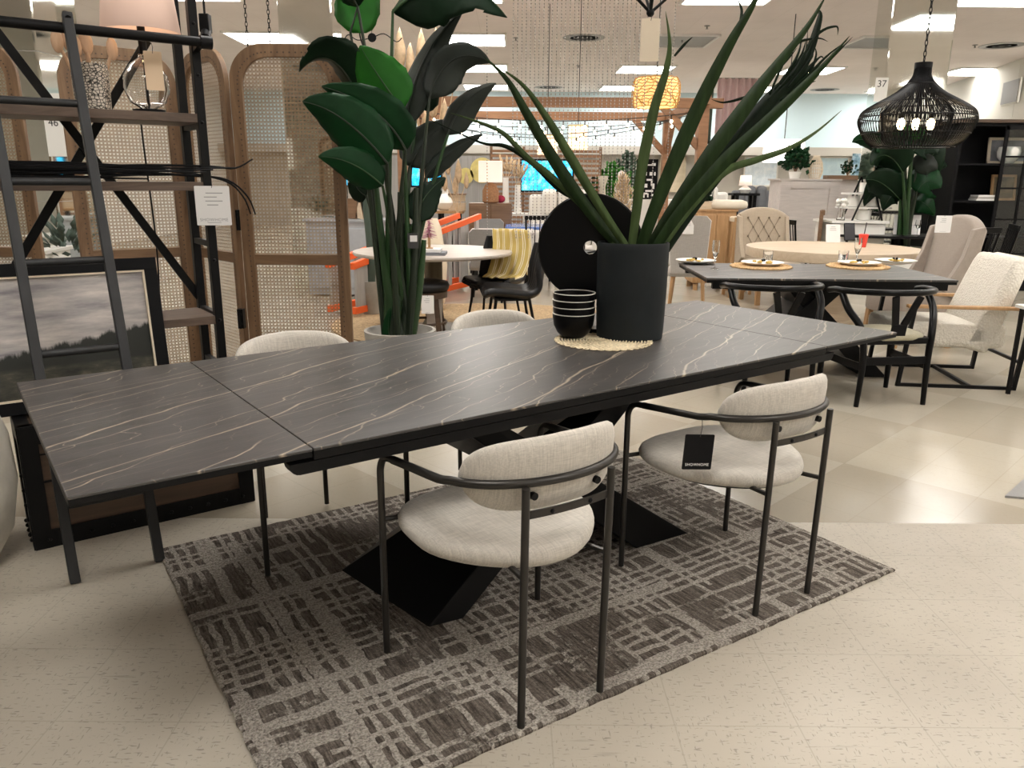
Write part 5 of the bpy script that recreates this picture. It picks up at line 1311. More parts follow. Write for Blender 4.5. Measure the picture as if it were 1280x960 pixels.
# ================================================================== bead curtain
YB = 6.2; mb = MB()
def strand(px, yb):
    b_ = at(px, yb, YB); z = b_.z; x = b_.x
    mb.tube([(x, YB, z), (x, YB, H)], .0009, 3)
    while z < H:
        r = .0062; vs = [(x+r, YB, z), (x-r, YB, z), (x, YB+r, z), (x, YB-r, z), (x, YB, z+r), (x, YB, z-r)]
        mb.add(vs, [(0, 2, 4), (2, 1, 4), (1, 3, 4), (3, 0, 4), (2, 0, 5), (1, 2, 5), (3, 1, 5), (0, 3, 5)]); z += .023
strand(609, 292)
for k in range(30): strand(640+k*5.1, 297 if k % 3 else 282)
strand(797, 300); strand(812, 290); strand(829, 292)
o = mb.build('bead_curtain', 'bead', smooth=False); tag(o, 'strands of small beads hanging from the ceiling behind the vase leaves', 'bead curtain', kind='stuff')
# ================================================================== pergola with string lights
t = thing('pergola', 'timber pergola frame with strings of lights in the background', 'pergola', (0.7, 12, 0))
zN, zF = at(700, 128, 11).z, at(700, 145, 13.5).z; O = t.location
xr = 2.53; xl = -1.5
def pb_(a, b, w_, nm): MB().bar(V(a)-O, V(b)-O, w_, w_*1.15).build(nm, 'wood_pergola', t, smooth=False, bev=.004)
pb_((xl-.1, 11, zN), (xr+.25, 11, zN), .11, 'beam'); pb_((xl-.1, 13.5, zF), (xr+.2, 13.5, zF), .11, 'beam')
pb_((xr, 11-.2, (zN+zF)/2+.02), (xr, 13.7, (zN+zF)/2), .1, 'beam'); pb_((xl, 11-.2, (zN+zF)/2), (xl, 13.7, (zN+zF)/2), .1, 'beam')
for x in (xl, xr):
    for y, z in ((11, zN), (13.5, zF)):
        pb_((x, y, 0), (x, y, z), .13, 'post'); s = -1 if x > 0 else 1
        pb_((x+s*.55, y, z-.04), (x, y, z-.6), .08, 'brace'); pb_((x, y+(.5 if y < 12 else -.5), z-.04), (x, y, z-.6), .08, 'brace')
labs = ['string of warm bulbs along the near timber beam', 'string of warm bulbs hanging between the two timber beams', 'string of warm bulbs along the far timber beam', 'string of warm bulbs crossing the timber frame diagonally']
for k, (a, b, sag, n) in enumerate((((xl, 10.95, zN-.1), (xr, 10.95, zN-.1), .14, 14), ((xl, 12.2, zN-.1), (xr, 12.4, zN-.08), .3, 14), ((xl, 13.4, zF-.07), (xr, 13.4, zF-.07), .12, 15), ((xl, 13.4, zF-.1), (xr, 11.1, zN-.1), .25, 12))):
    a, b = V(a), V(b); t = thing('string_lights', labs[k], 'string lights', (a+b)/2, 0, 'string lights on the pergola'); O2 = t.location
    ps = [a.lerp(b, i/60) - V((0, 0, sag*4*(i/60)*(1-i/60))) - O2 for i in range(61)]
    MB().tube(ps, .006, 5).build('cable', 'string', t)
    for i in range(n):
        q = a.lerp(b, (i+.5)/n) - V((0, 0, sag*4*((i+.5)/n)*(1-(i+.5)/n))) - O2
        bb = MB().ball(q-V((0, 0, .08)), .02, 8, (1, 1, 1.25)).build('bulb', 'bulb_warm', t); MB().tube([q, q-V((0, 0, .055))], .009, 6).build('socket', 'string', bb)
def chandelier(px, y0, y1, Y, lab):
    p = at(px, y1, Y); hh = at(px, y0, Y).z-p.z; t = thing('capiz_chandelier', lab, 'chandelier', p, 0, 'beaded chandeliers')
    mb = MB(); n = 26
    for k in range(n):
        a = 2*PI*k/n
        for j in range(12): r = .13+.02*(j > 8); mb.ball((r*math.cos(a), r*math.sin(a), hh*(1-j/12)-.02-.05*0), .016, 6, (.8, .8, 1.6))
    mb.build('shell_strands', 'capiz', t); MB().tube([(.15*math.cos(2*PI*j/28), .15*math.sin(2*PI*j/28), hh) for j in range(28)], .008, 6, True).build('ring', 'gold', t)
    MB().tube([(0, 0, hh), (0, 0, H-p.z)], .006, 6).bar((-.15, 0, hh), (.15, 0, hh), .008).build('cord', 'string', t); MB().ball((0, 0, hh*.45), .05, 10).build('bulb', 'bulb', t)
chandelier(722, 157, 186, 12.6, 'beaded chandelier hanging higher, left of centre of the timber frame'); chandelier(684, 169, 192, 12.9, 'beaded chandelier hanging lower, above the blue screen')
# ================================================================== slatted divider and blue screen
YS = 15.0; a, b = at(614, 245, YS), at(751, 184, YS); t = thing('slat_divider', 'wooden slatted room divider behind the blue screen', 'divider', ((a.x+b.x)/2, YS, 0))
wS = b.x-a.x; mb = MB(); z = .4
while z < b.z: mb.box((0, 0, z), (wS, .03, .045)); z += .085
mb.build('slats', 'wood_pergola', t, smooth=False)
for x in (-wS/2, -wS*.2, wS*.2, wS/2): MB().box((x, .02, b.z/2), (.05, .05, b.z)).build('post', 'wood_brown', t, smooth=False)
a, b = at(650, 240, 14.3), at(718, 199, 14.3); t = thing('television', 'wide lit screen showing a bright blue picture', 'television', ((a.x+b.x)/2, 14.3, a.z))
ww, hh = b.x-a.x, b.z-a.z
MB().box((0, .02, hh/2), (ww, .05, hh)).build('casing', 'black_matte', t, smooth=False, bev=.005); MB().box((0, -.007, hh/2), (ww-.06, .004, hh-.06)).build('screen', 'tv_picture', t, smooth=False)
MB().bar((0, .05, hh/2), (0, .62, hh/2), .2).build('wall_mount', 'black_matte', t, smooth=False)
# sofa, tables, chairs before the screen
def sofa(lab, x0, x1, Y, ytop, ybot, mt, n=3):
    a, b = at(x0, ytop, Y), at(x1, ytop, Y); t = thing('sofa', lab, 'sofa', ((a.x+b.x)/2, Y, 0)); w_ = b.x-a.x; hz = a.z
    MB().box((0, .15, hz*.5), (w_, .22, hz)).build('back', mt, t, bev=.05); MB().box((0, -.25, .22), (w_, .85, .34)).build('base', mt, t, bev=.04)
    for s in (-1, 1): MB().box((s*(w_/2-.1), -.25, .33), (.2, .9, .6)).build('arm', mt, t, bev=.05)
    for k in range(n):
        x = -w_/2+.2+(k+.5)*(w_-.4)/n; MB().box((x, -.3, .46), ((w_-.4)/n-.02, .7, .16)).build('seat_cushion', mt, t, bev=.04); MB().box((x, .02, hz-.12), ((w_-.4)/n-.03, .2, .42), rx=.15).build('back_cushion', mt, t, bev=.06)
    for sx in (-1, 1):
        for y in (-.6, .2): MB().box((sx*(w_/2-.1), y, .03), (.06, .06, .06)).build('foot', 'wood_dark', t, smooth=False)
    return t
sofa('white sofa in front of the slatted divider and blue screen', 662, 752, 13.6, 243, 270, 'sofa_white')
sofa('dark grey sofa under the pale abstract painting', 918, 972, 15.5, 238, 255, 'sofa_grey', 2)
sofa('cream sofa behind the oak sideboard', 868, 912, 13.5, 240, 258, 'sofa_white', 2)
def ftable(lab, x0, x1, Y, mt, z=.76, d=.8, legm='black_metal', nm='dining_table'):
    a, b = at(x0, 260, Y), at(x1, 260, Y); t = thing(nm, lab, 'table', ((a.x+b.x)/2, Y, 0)); w_ = b.x-a.x
    MB().prism(rr(w_, d, .03), z-.04, z).build('tabletop', mt, t, smooth=False, bev=.004)
    for sx in (-1, 1):
        for sy in (-1, 1): MB().bar((sx*(w_/2-.08), sy*(d/2-.08), 0), (sx*(w_/2-.08), sy*(d/2-.08), z-.04), .06, .06).build('leg', legm, t, smooth=False)
    return t
ftable('dark table with a blue reflection coloured into its glossy top before the white sofa', 632, 720, 11.8, 'blue_reflection'); ftable('pale grey table with a glossy top in front of the dark glossy table', 588, 668, 10.6, 'wood_wash')
def uph(lab, px, Y, rz, mt, h=.86, w_=.48, legm='wood_oak', grp='upholstered dining chairs in the background', nm='upholstered_chair'):
    p = at(px, 280, Y); t = thing(nm, lab, 'dining chair', (p.x, Y, 0), rz, grp)
    MB().loft(rr(w_, .5, .06), [(.38, .95), (.4, 1), (.46, 1), (.48, .93)]).build('seat', mt, t, ang=70)
    MB().rings([[V((x, -.24-y*1.0-(z-.4)*.14, z)) for x, z in [(xx*k, .4+(zz-.4)) for xx, zz in [(-w_/2*.86, .42), (w_/2*.86, .42), (w_/2, h-.05), (w_/2-.05, h), (-w_/2+.05, h), (-w_/2, h-.05)]]] for y, k in ((-.03, .97), (-.02, 1), (.02, 1), (.03, .97))]).build('backrest', mt, t, ang=50)
    for sx in (-1, 1):
        for y in (-.2, .2): MB().tube([(sx*(w_/2-.06), y, .4), (sx*(w_/2-.03), y*1.15, 0)], [.022, .014], 8).build('leg', legm, t)
    return t
uph('grey upholstered chair with its back to us behind the draped black chair', 609, 9.4, PI*0, 'grey_fab', .86, .42, 'black_metal'); uph('grey upholstered chair on the far side of the pale grey table', 612, 11.3, PI, 'grey_fab', .86, .4, 'black_metal')
uph('light grey upholstered chair with oak legs and a white card, right of the vase', 864, 8.9, math.radians(-14), 'linen_grey', 1.05, .44)
uph('dark upholstered chair by the glossy table near the black disc', 690, 10.0, math.radians(70), 'grey_fab', .84, .44, 'wood_oak')
p = at(861, 274, 8.555); hang_tag('price_card', 'white price card on the back of the light grey upholstered chair', 'tag', p, .12, .15, 'paper', 0, None, 'ink', 0, .008, 3)
spc = spindle('black chair seen through the bead strands at the glossy table', (.35, 11.0, 0), math.radians(10)); dup(spc, None, (.9, 11.1, 0), math.radians(-30), 'black chair left of the black disc at the glossy table')
# rattan lamp, console, discs, vases with plumes
YR = 12.2
a, b = at(586, 252, YR), at(640, 252, YR); t = thing('console_table', 'brown wooden console under the rattan lamp', 'sideboard', ((a.x+b.x)/2, YR+.2, 0)); w_ = b.x-a.x; hz = at(610, 254, YR).z
MB().box((0, 0, hz/2+.04), (w_, .42, hz-.08)).build('body', 'wood_brown', t, smooth=False, bev=.004)
for x in (-w_/4, w_/4):
    d = MB().box((x, -.215, hz/2+.04), (w_/2-.03, .02, hz-.14)).build('door', 'wood_brown', t, smooth=False, bev=.004); MB().ball((x*.2, -.235, hz*.6), .012, 8).build('knob', 'black_metal', d)
for sx in (-1, 1):
    for y in (-.17, .17): MB().box((sx*(w_/2-.04), y, .02), (.05, .05, .08)).build('foot', 'black_matte', t, smooth=False)
p = at(613, 254, YR); t = thing('table_lamp', 'rattan bottle-shaped lamp with a lit white square shade on the console', 'lamp', (p.x, p.y+.1, hz))
zt_ = at(613, 228, YR).z-hz; z2 = at(613, 201, YR).z-hz
MB().lathe([(.1, 0), (.125, .02), (.125, zt_*.6), (.09, zt_*.85), (.04, zt_)], 26).build('rattan_base', 'rattan', t); MB().box((0, 0, (zt_+z2)/2), (.36, .26, z2-zt_)).build('lamp_shade', 'shade_lit', t, smooth=False, bev=.01)
for px, py, r, Y, lab in ((603, 213, .31, 20.42, 'larger gold disc on the grey panelled wall'), (582, 220, .2, 20.42, 'smaller gold disc on the grey panelled wall')):
    p = at(px, py, Y); o = MB().lathe([(0, -.02), (r*.9, -.03), (r, -.01), (r, .0), (0, .0)], 40).build('wall_disc', 'gold'); o.location = p; o.rotation_euler = (PI/2, 0, 0); tag(o, lab, 'wall decoration', 'gold wall discs')
def plume_vase(px, Y, y0, y1, y2, lab, lab2, wd=.06):
    a, b, c_ = at(px, y0, Y), at(px, y1, Y), at(px, y2, Y); hz = a.z
    t = thing('tall_vase', lab, 'vase', a, 0, 'tall white vases')
    h1 = b.z-a.z; MB().lathe([(wd*.9, 0), (wd, .01), (wd*.8, h1*.7), (wd*.75, h1), (wd*.65, h1), (wd*.6, h1*.3), (0, h1*.3)], 20).build('vase_body', 'white_ceramic', t)
    t = thing('pampas_plumes', lab2, 'dried grass', (b.x, b.y, b.z-.1), 0, 'pampas plumes'); 
    for k in range(4):
        dx = (-.1, .02, .1, .16)[k]; L = (c_.z-b.z)*(1-.1*k); mb = MB()
        mb.tube([(0, 0, 0), (dx*.4, 0, L*.5), (dx, 0, L)], .004, 5)
        for j in range(60):
            s = .35+.65*rnd.random(); q = V((dx*s, 0, .1+L*s)); a_ = rnd.uniform(0, 6.28); r = .06*(1.15-s); d_ = V((math.cos(a_)*r, math.sin(a_)*r, .07)); s_ = V((.009, 0, .0)); mb.add([q-s_, q+s_, q+d_], [(0, 1, 2)])
        mb.build('plume', 'pampas', t, sol=.003)
    return t
ftable('white low table holding the tall white vases', 622, 662, 12.9, 'white_paint', at(634, 266, 12.9).z, .4, 'white_paint', 'plinth_table')
plume_vase(632, 12.85, 266, 222, 196, 'tall white vase of pampas nearer the rattan lamp', 'pampas plumes in the vase nearer the rattan lamp'); plume_vase(647, 12.85, 266, 231, 200, 'tall white vase of pampas at the left edge of the blue screen', 'pampas plumes at the left edge of the blue screen')
p = at(626, 246, 12.5); o = MB().ball((0, 0, .06), .06, 12, (1.2, 1, 1)).build('velvet_ornament', 'velvet', loc=(p.x, YR+.15, hz)); tag(o, 'small dark red ornament on the console by the rattan lamp', 'ornament')
# small desk with a white vase and box behind the orange ladder
ftable('thin-legged wooden desk behind the orange ladder', 545, 580, 12.6, 'wood_oak', at(560, 263, 12.6).z, .5)
p = at(557, 263, 12.6); hz2 = p.z; t = thing('white_vase', 'round-bellied white vase on the thin-legged desk', 'vase', p); MB().lathe([(.08, 0), (.13, .04), (.16, .12), (.13, .2), (.05, .26), (.045, .33), (.03, .33), (0, .2)], 26).build('vase_body', 'white_ceramic', t)
p = at(572, 263, 12.6); t = thing('wooden_crate', 'pale wooden crate on the thin-legged desk', 'crate', p); MB().box((0, 0, .06), (.26, .2, .12)).build('body', 'wood_pale', t, smooth=False); MB().box((0, 0, .19), (.24, .18, .1)).build('upper_box', 'wood_pale', t, smooth=False); MB().box((0, 0, .25), (.28, .21, .02)).build('lid', 'wood_brown', t, smooth=False)
# dried palm spears, two clusters
def palm(lab, x0, Y, base_py, spears, hh):
    p = at(x0, base_py, Y); p.z = min(p.z, hh); t = thing('dried_palms', lab, 'dried leaves', (p.x, p.y, max(0, p.z)))
    for k, (px, py, w_) in enumerate(spears):
        tip = at(px, py, Y+.05*math.sin(k)); L = tip-p; O = t.location
        MB().tube([V((0, 0, 0)), (tip-O)*.5+V((0, 0, .05)), tip-O], .006, 5).build('stalk', 'dried', t)
        c_ = tip-O; ll = w_*2.6; vs = []; n = 9
        prof = [(0, -.6), (.3, -.45), (.48, -.2), (.42, .1), (.25, .4), (0, .7)]
        pts = [(x*w_, z*ll) for x, z in prof]+[(-x*w_, z*ll) for x, z in prof[-2:0:-1]]
        mb = MB(); ctr = [V((x*.2, -.03, z)) for x, z in pts]
        m = len(pts); mb.add([c_+V((x, .02*math.sin(z*40), z)) for x, z in pts]+[c_+V((x*.3, -.02, z*.8)) for x, z in pts], [(i, (i+1) % m, m+(i+1) % m, m+i) for i in range(m)]+[tuple(m+i for i in range(m))])
        mb.build('leaf', 'dried', t, sol=.006)
palm('tall dried palm spears standing behind the tall plant', 535, 8.6, 262, [(500, 62, .12), (513, 78, .11), (527, 66, .13), (545, 58, .1), (558, 80, .11), (520, 118, .12), (541, 125, .12), (556, 150, .12), (532, 165, .12), (570, 95, .08)], .95)
t = MB().lathe([(.12, 0), (.17, .1), (.2, .5), (.14, .9), (.1, 1.0), (.08, 1.0), (.1, .8), (0, .7)], 24).build('floor_vase', 'kraft_pale', loc=(at(535, 262, 8.6).x, 8.6, 0)); tag(t, 'tall tan floor vase holding dried palm spears behind the tall plant', 'vase')
bpy.data.objects['dried_palms'].location.z += 0
palm('dried leaf spears on thin stems behind the orange ladder', 572, 11.0, 270, [(560, 207, .08), (573, 215, .1), (569, 232, .08), (583, 226, .07), (556, 228, .08)], 1)
p = at(572, 270, 11.0); t = MB().lathe([(.05, -.0), (.08, .04), (.09, p.z*.6), (.05, p.z*.95), (.04, p.z), (.03, p.z), (0, p.z*.8)], 18).build('floor_vase', 'black_matte', loc=(p.x, p.y, 0)); tag(t, 'dark slim floor vase holding dried leaf spears', 'vase')
# small blue screen and boxes far left of plant
p = at(533, 232, 14.0); t = thing('television', 'small blue lit screen seen through the tall plant stems', 'television', p); MB().box((0, .02, .15), (.55, .04, .36)).build('casing', 'black_matte', t, smooth=False); MB().box((0, -.004, .15), (.5, .004, .3)).build('screen', 'tv_picture', t, smooth=False); MB().box((0, .03, -p.z/2), (.08, .04, p.z)).build('stand', 'black_matte', t, smooth=False)
# ================================================================== centre right background
# black and white artwork
def easel_art(lab, x0, x1, y0, y1, Y, fm, cm, fw=.03, floor=True):
    a, b = at(x0, y1, Y), at(x1, y0, Y); t = picture('framed_artwork', lab, ((a.x+b.x)/2, Y, a.z), b.x-a.x, b.z-a.z, 0, fm, cm, fw); 
    return t
t = easel_art('black and white geometric artwork behind the vase leaves', 794, 823, 199, 249, 14.0, 'black_matte', 'black_matte', .04)
ww, hh = .43, .7
a, b = at(794, 249, 14), at(823, 199, 14); ww, hh = b.x-a.x, b.z-a.z; mb = MB(); U_ = ww/11
for (x, z, dx, dz) in ((-3.5, 11.6, 5, .6), (0, 13, 6, .5), (3.2, 13.2, 2, 1), (-3.6, 9.7, 1.2, 1.3), (-.8, 9.7, 1.4, 1.3), (2, 9.7, 1.4, 1.3), (4, 9.7, .8, 1.3), (-3, 7.2, 4, .7), (-4, 6.2, .8, 2), (1.4, 7.4, 3, .7), (2.6, 6.2, .8, 2), (-.6, 5.2, 2, 1.4), (3.6, 5, 1, 2), (-3.6, 4, 2, .7), (-3.9, 2.6, .8, 2.4), (1.5, 3.2, 4, .7), (-.4, 2.2, 2, .7), (-1.1, 1.4, .7, 1.6), (.9, 1.5, .7, 1.5), (3.6, 1.6, 1.6, .8)):
    mb.box((x*U_, -.012, z*hh/15.2), (dx*U_, .012, dz*hh/15))
mb.build('white_shapes', 'paper', t, smooth=False)
z0 = t.location.z; o = MB().box((0, 0, z0/2), (.9, .5, z0)).build('display_plinth', 'white_paint', loc=(t.location.x+.1, 14.0, 0), smooth=False, bev=.01); tag(o, 'white plinth under the black and white geometric artwork', 'plinth')
def wallpic(lab, x0, x1, y0, y1, Y, fm, cm, fw=.04): return easel_art(lab, x0, x1, y0, y1, Y, fm, cm, fw)
wallpic('tan textured wall hanging seen between the timber posts', 823, 858, 196, 240, 24.8, 'canvas_map', 'canvas_map')
wallpic('pale abstract painting with a dark marking above the grey sofa', 928, 974, 196, 233, 24.7, 'rim_white', 'canvas_pale')
wallpic('large pale blue painting right of the potted shrub on the armoire', 1022, 1062, 196, 226, 24.7, 'rim_white', 'canvas_blue')
wallpic('blue floral picture left of the purple hanging', 1062, 1085, 192, 228, 22.0, 'canvas_floral', 'canvas_floral')
wallpic('photo poster of a figure in a green frame under the pink curtain', 879, 893, 100, 180, 18.5, 'cactus', 'canvas_ballet', .06)
for nm, x0, x1, y0, y1, Y, mt_, lab in (('curtain', 893, 948, 98, 168, 18.8, 'pink_cloth', 'pale pink curtain hanging high behind the vase leaves'), ('curtain', 1076, 1100, 165, 222, 14.5, 'purple_art', 'purple patterned hanging left of the broad-leaved plant')):
    a, b = at(x0, y1, Y), at(x1, y0, Y); w_, h_ = b.x-a.x, b.z-a.z
    t = thing(nm, lab, 'curtain', ((a.x+b.x)/2, Y, a.z)); MB().sheet(lambda u_, v_: ((u_-.5)*w_, .04*math.sin(u_*38), v_*h_), 70, 4).build('cloth', mt_, t, sol=.004, ang=80); MB().tube([(-w_/2-.1, 0, h_), (w_/2+.1, 0, h_)], .015, 8).build('curtain_rod', 'chrome', t)
# foliage helpers
def bush(lab, p, r, n, mt_, pot=None, ph=.25, nm='leafy_plant', zs_=1.2, ls=.06):
    t = thing(nm, lab, 'plant', p)
    if pot: MB().lathe([(r*.35, 0), (r*.45, ph*.9), (r*.47, ph), (r*.4, ph), (r*.38, ph*.8), (0, ph*.8)], 20).build('pot', pot, t)
    mb = MB()
    for k in range(6): a = k*1.05; mb.tube([(0, 0, ph*.8), (r*.5*math.cos(a), r*.5*math.sin(a), ph+r*.9*zs_)], .008, 5)
    mb.build('stem', 'wood_brown', t); mb = MB()
    for k in range(n):
        a, e = rnd.uniform(0, 6.28), rnd.uniform(-.4, 1.5); d_ = V((math.cos(a)*math.cos(e), math.sin(a)*math.cos(e), math.sin(e)*zs_)); b_ = V((0, 0, ph+r*.6)) + d_*r*rnd.uniform(.4, 1)
        q = V((rnd.uniform(-1, 1), rnd.uniform(-1, 1), rnd.uniform(-.6, .8))).normalized()*ls; s_ = q.cross(V((0, .9, .4))).normalized()*ls*.38; mb.add([b_, b_+q*.5+s_, b_+q, b_+q*.5-s_], [(0, 1, 2, 3)])
    mb.build('foliage', mt_, t, sol=.002); return t
# armoire-like panelled unit
YM = 11.6; a, b = at(972, 274, YM), at(1050, 226, YM); hz = b.z; w_ = b.x-a.x; t = thing('panelled_cabinet', 'whitewashed wood panelled cabinet with a plant and lantern on top', 'cabinet', ((a.x+b.x)/2, YM+.25, 0))
MB().box((0, 0, hz/2), (w_, .5, hz)).build('body', 'wood_wash', t, smooth=False, bev=.004); MB().box((0, 0, hz+.012), (w_+.05, .55, .024)).build('top', 'wood_wash', t, smooth=False)
q = MB()
for c_, d_ in (((0, -.257, hz-.06), (w_-.282, .02, .1)), ((0, -.257, .06), (w_-.282, .02, .12)), ((-w_/2+.07, -.257, hz/2), (.14, .02, hz)), ((w_/2-.07, -.257, hz/2), (.14, .02, hz)), ((.0, -.257, hz*.42), (w_-.282, .018, .06))): q.box(c_, d_)
q.build('panel_frame', 'wood_wash', t, smooth=False)
a = at(993, 226, YM+.2); bush('green leafy plant on the whitewashed cabinet left of the lantern', (a.x, YM+.2, hz+.024), .2, 200, 'leaf_green', 'white_ceramic', .1, ls=.09)
a = at(1018, 226, YM+.15); t = thing('woven_lantern', 'pale woven bottle-shaped lantern on the whitewashed cabinet', 'lantern', (a.x, YM+.15, hz+.024)); h_ = at(1018, 197, YM+.15).z-hz; q = MB()
pf = [(.07, 0), (.095, .08), (.1, h_*.4), (.085, h_*.7), (.045, h_*.95), (.045, h_)]
for k in range(20):
    a_ = 2*PI*k/20; q.tube([(r*math.cos(a_), r*math.sin(a_), z) for r, z in pf], .005, 4)
for r, z in pf+[(.098, h_*.25), (.094, h_*.55)]: q.tube([(r*math.cos(2*PI*j/24), r*math.sin(2*PI*j/24), z) for j in range(24)], .005, 4, True)
q.build('woven_body', 'kraft_pale', t); MB().lathe([(.06, .01), (.05, h_*.6), (0, h_*.62)], 18).build('candle_glass', 'white_ceramic', t)
# oak sideboard, rush stool, cane-back chair
YO = 10.4; a, b = at(868, 315, YO), at(921, 262, YO); hz = b.z; w_ = b.x-a.x; t = thing('oak_sideboard', 'honey oak sideboard standing left of the rush-seated stool', 'sideboard', ((a.x+b.x)/2, YO+.25, 0))
MB().box((0, 0, hz/2+.04), (w_, .5, hz-.12)).build('body', 'wood_oak', t, smooth=False, bev=.004); MB().box((0, 0, hz-.012), (w_+.04, .53, .024)).build('top', 'wood_oak', t, smooth=False)
for x in (-w_/4, w_/4):
    d = MB().box((x, -.255, hz/2+.03), (w_/2-.02, .018, hz-.2)).build('door', 'wood_oak', t, smooth=False, bev=.003); MB().ball((x*.15, -.27, hz*.6), .01, 8).build('knob', 'black_metal', d)
for sx in (-1, 1):
    for y in (-.2, .2): MB().box((sx*(w_/2-.05), y, .04), (.05, .05, .08)).build('foot', 'wood_oak', t, smooth=False)
a = at(878, 257, YO+.2); t = thing('wooden_tray', 'wooden tray box with greenery on the oak sideboard', 'tray', (a.x, YO+.2, hz)); q = MB(); q.box((0, 0, .01), (.42, .25, .02))
for c_, d_ in (((0, -.12, .05), (.42, .015, .1)), ((0, .12, .05), (.42, .015, .1)), ((-.2, 0, .05), (.015, .25, .1)), ((.2, 0, .05), (.015, .25, .1))): q.box(c_, d_)
q.build('box', 'wood_pale', t, smooth=False)
bush('low dark greenery in the wooden tray on the oak sideboard', (a.x, YO+.2, hz+.02), .14, 120, 'leaf_dark', None, .02, zs_=.7)
a = at(906, 262, YO+.1); o = MB().loft(rr(.5, .3, .12), [(0, .75), (.02, .97), (.06, 1), (.1, .95), (.12, .7)]).build('cushion', 'cream', loc=(a.x+.05, YO+.15, hz), ang=80); tag(o, 'cream cushion lying flat on the oak sideboard', 'cushion')
t = thing('rush_stool', 'oak counter stool with a rush seat beside the tufted chair', 'stool', (at(930, 300, 9.9).x, 9.9, 0)); zs_ = at(930, 272, 9.9).z
for sx in (-1, 1):
    for sy in (-1, 1): MB().bar((sx*.17, sy*.15, 0), (sx*.155, sy*.14, zs_+.01), .035, .035).build('leg', 'wood_oak', t, smooth=False, bev=.003)
    MB().bar((sx*.165, -.145, .22), (sx*.165, .145, .22), .025, .025).build('stretcher', 'wood_oak', t, smooth=False); MB().bar((-.165, sx*.145, .3), (.165, sx*.145, .3), .025, .025).build('stretcher', 'wood_oak', t, smooth=False)
MB().loft(rr(.34, .31, .02), [(zs_-.05, .96), (zs_-.03, 1), (zs_, .98), (zs_+.012, .85)]).build('rush_seat', 'kraft_pale', t)
a = at(958, 262, 10.6); t = thing('wooden_armchair', 'wooden framed armchair with a cream cushion behind the tufted chair', 'armchair', (a.x-.1, 10.7, 0), math.radians(200))
MB().loft(rr(.55, .55, .05), [(.36, .96), (.38, 1), (.46, 1), (.49, .93)]).build('seat_cushion', 'cream', t); MB().box((0, -.27, .66), (.52, .1, .45), rx=.2).build('back_cushion', 'cream', t, bev=.03)
for s in (-1, 1):
    MB().tube(smooth_path([(s*.31, .3, 0), (s*.31, .28, .6), (s*.31, .1, .66), (s*.31, -.3, .7)]), .016, 8).build('arm', 'wood_oak', t); MB().tube([(s*.31, -.33, 0), (s*.31, -.35, .8)], .016, 8).build('leg', 'wood_oak', t)
t = thing('cane_back_chair', 'brown wooden frame chair with a square padded back right of the tufted chair', 'chair', (at(998, 290, 10.55).x, 10.55, 0), math.radians(70))
MB().loft(rr(.46, .46, .05), [(.42, .96), (.44, 1), (.48, .97)]).build('seat', 'cream', t); q = MB()
for c_, d_ in (((0, -.28, 1.03), (.46, .04, .06)), ((0, -.25, .58), (.46, .04, .05)), ((-.21, -.265, .8), (.05, .04, .5)), ((.21, -.265, .8), (.05, .04, .5))): q.box(c_, d_)
q.build('back_frame', 'wood_brown', t, smooth=False); MB().box((0, -.265, .8), (.38, .02, .42)).build('back_panel', 'cream', t, smooth=False)
for s in (-1, 1):
    for y in (-.2, .2): MB().bar((s*.2, y, 0), (s*.2, y, .43), .04, .04).build('leg', 'wood_brown', t, smooth=False)
# far lamp, shrubs, statue side
p = at(931, 240, 14.3); ftable('dark low sofa table holding the small pink-shaded lamp', 912, 945, 14.3, 'black_matte', p.z-.02, .4)
t = thing('table_lamp', 'small white lamp with a glowing pink shade before the pale painting', 'lamp', (p.x, 14.3, p.z-.02)); a_ = at(931, 232, 14.3).z-p.z+.02; b_ = at(931, 219, 14.3).z-p.z+.02
MB().lathe([(.07, 0), (.1, .04), (.11, a_*.5), (.05, a_*.9), (.02, a_)], 20).build('base', 'white_ceramic', t); MB().lathe([(.11, a_), (.095, b_)], 24, caps=False).build('lamp_shade', 'shade_lit', t, sol=.003)
for px, py, Y, r, n_, mt_, lab, z_ in ((766, 250, 15.5, .4, 420, 'tree_bright', 'bright green leafy tree right of the slatted divider', 1.5), (785, 250, 17.2, .4, 400, 'tree_grey', 'grey-green airy tree behind the geometric artwork', 2.1), (756, 250, 17.6, .35, 300, 'leaf_dark', 'dark green tree behind the bright leafy one', 1.4)):
    p = at(px, 226, Y); bush(lab, (p.x, Y, 0), r, n_, mt_, 'white_ceramic', .9, 'potted_tree', z_, .14)
p = at(779, 236, 13.0); t = thing('pampas_bundle', 'thick tan pampas bundle standing behind the black disc', 'dried grass', (p.x, 13, 0)); MB().lathe([(.1, 0), (.14, .3), (.1, .75), (.08, .75), (0, .7)], 18).build('vase', 'white_ceramic', t); mb = MB()
for k in range(420):
    s = rnd.random(); a_ = rnd.uniform(0, 6.28); r = .16*math.sin(PI*(.1+.85*s)); q = V((math.cos(a_)*r*rnd.random(), math.sin(a_)*r*rnd.random(), .72+s*.75)); d_ = V((math.cos(a_)*.05, math.sin(a_)*.05, .1)); mb.add([q-V((.012, 0, 0)), q+V((.012, 0, 0)), q+d_], [(0, 1, 2)])
mb.build('plumes', 'pampas', t, sol=.003)
p = at(776, 240, 14.6); t = thing('statue', 'slim white statue standing by the dark trees', 'statue', (p.x, 14.6, 0)); MB().lathe([(.16, 0), (.16, .7), (.12, .74), (.1, .8), (.06, 1.0), (.1, 1.15), (.12, 1.3), (.05, 1.4), (.07, 1.48), (.06, 1.56), (0, 1.6)], 20).build('figure', 'white_ceramic', t, ang=70)
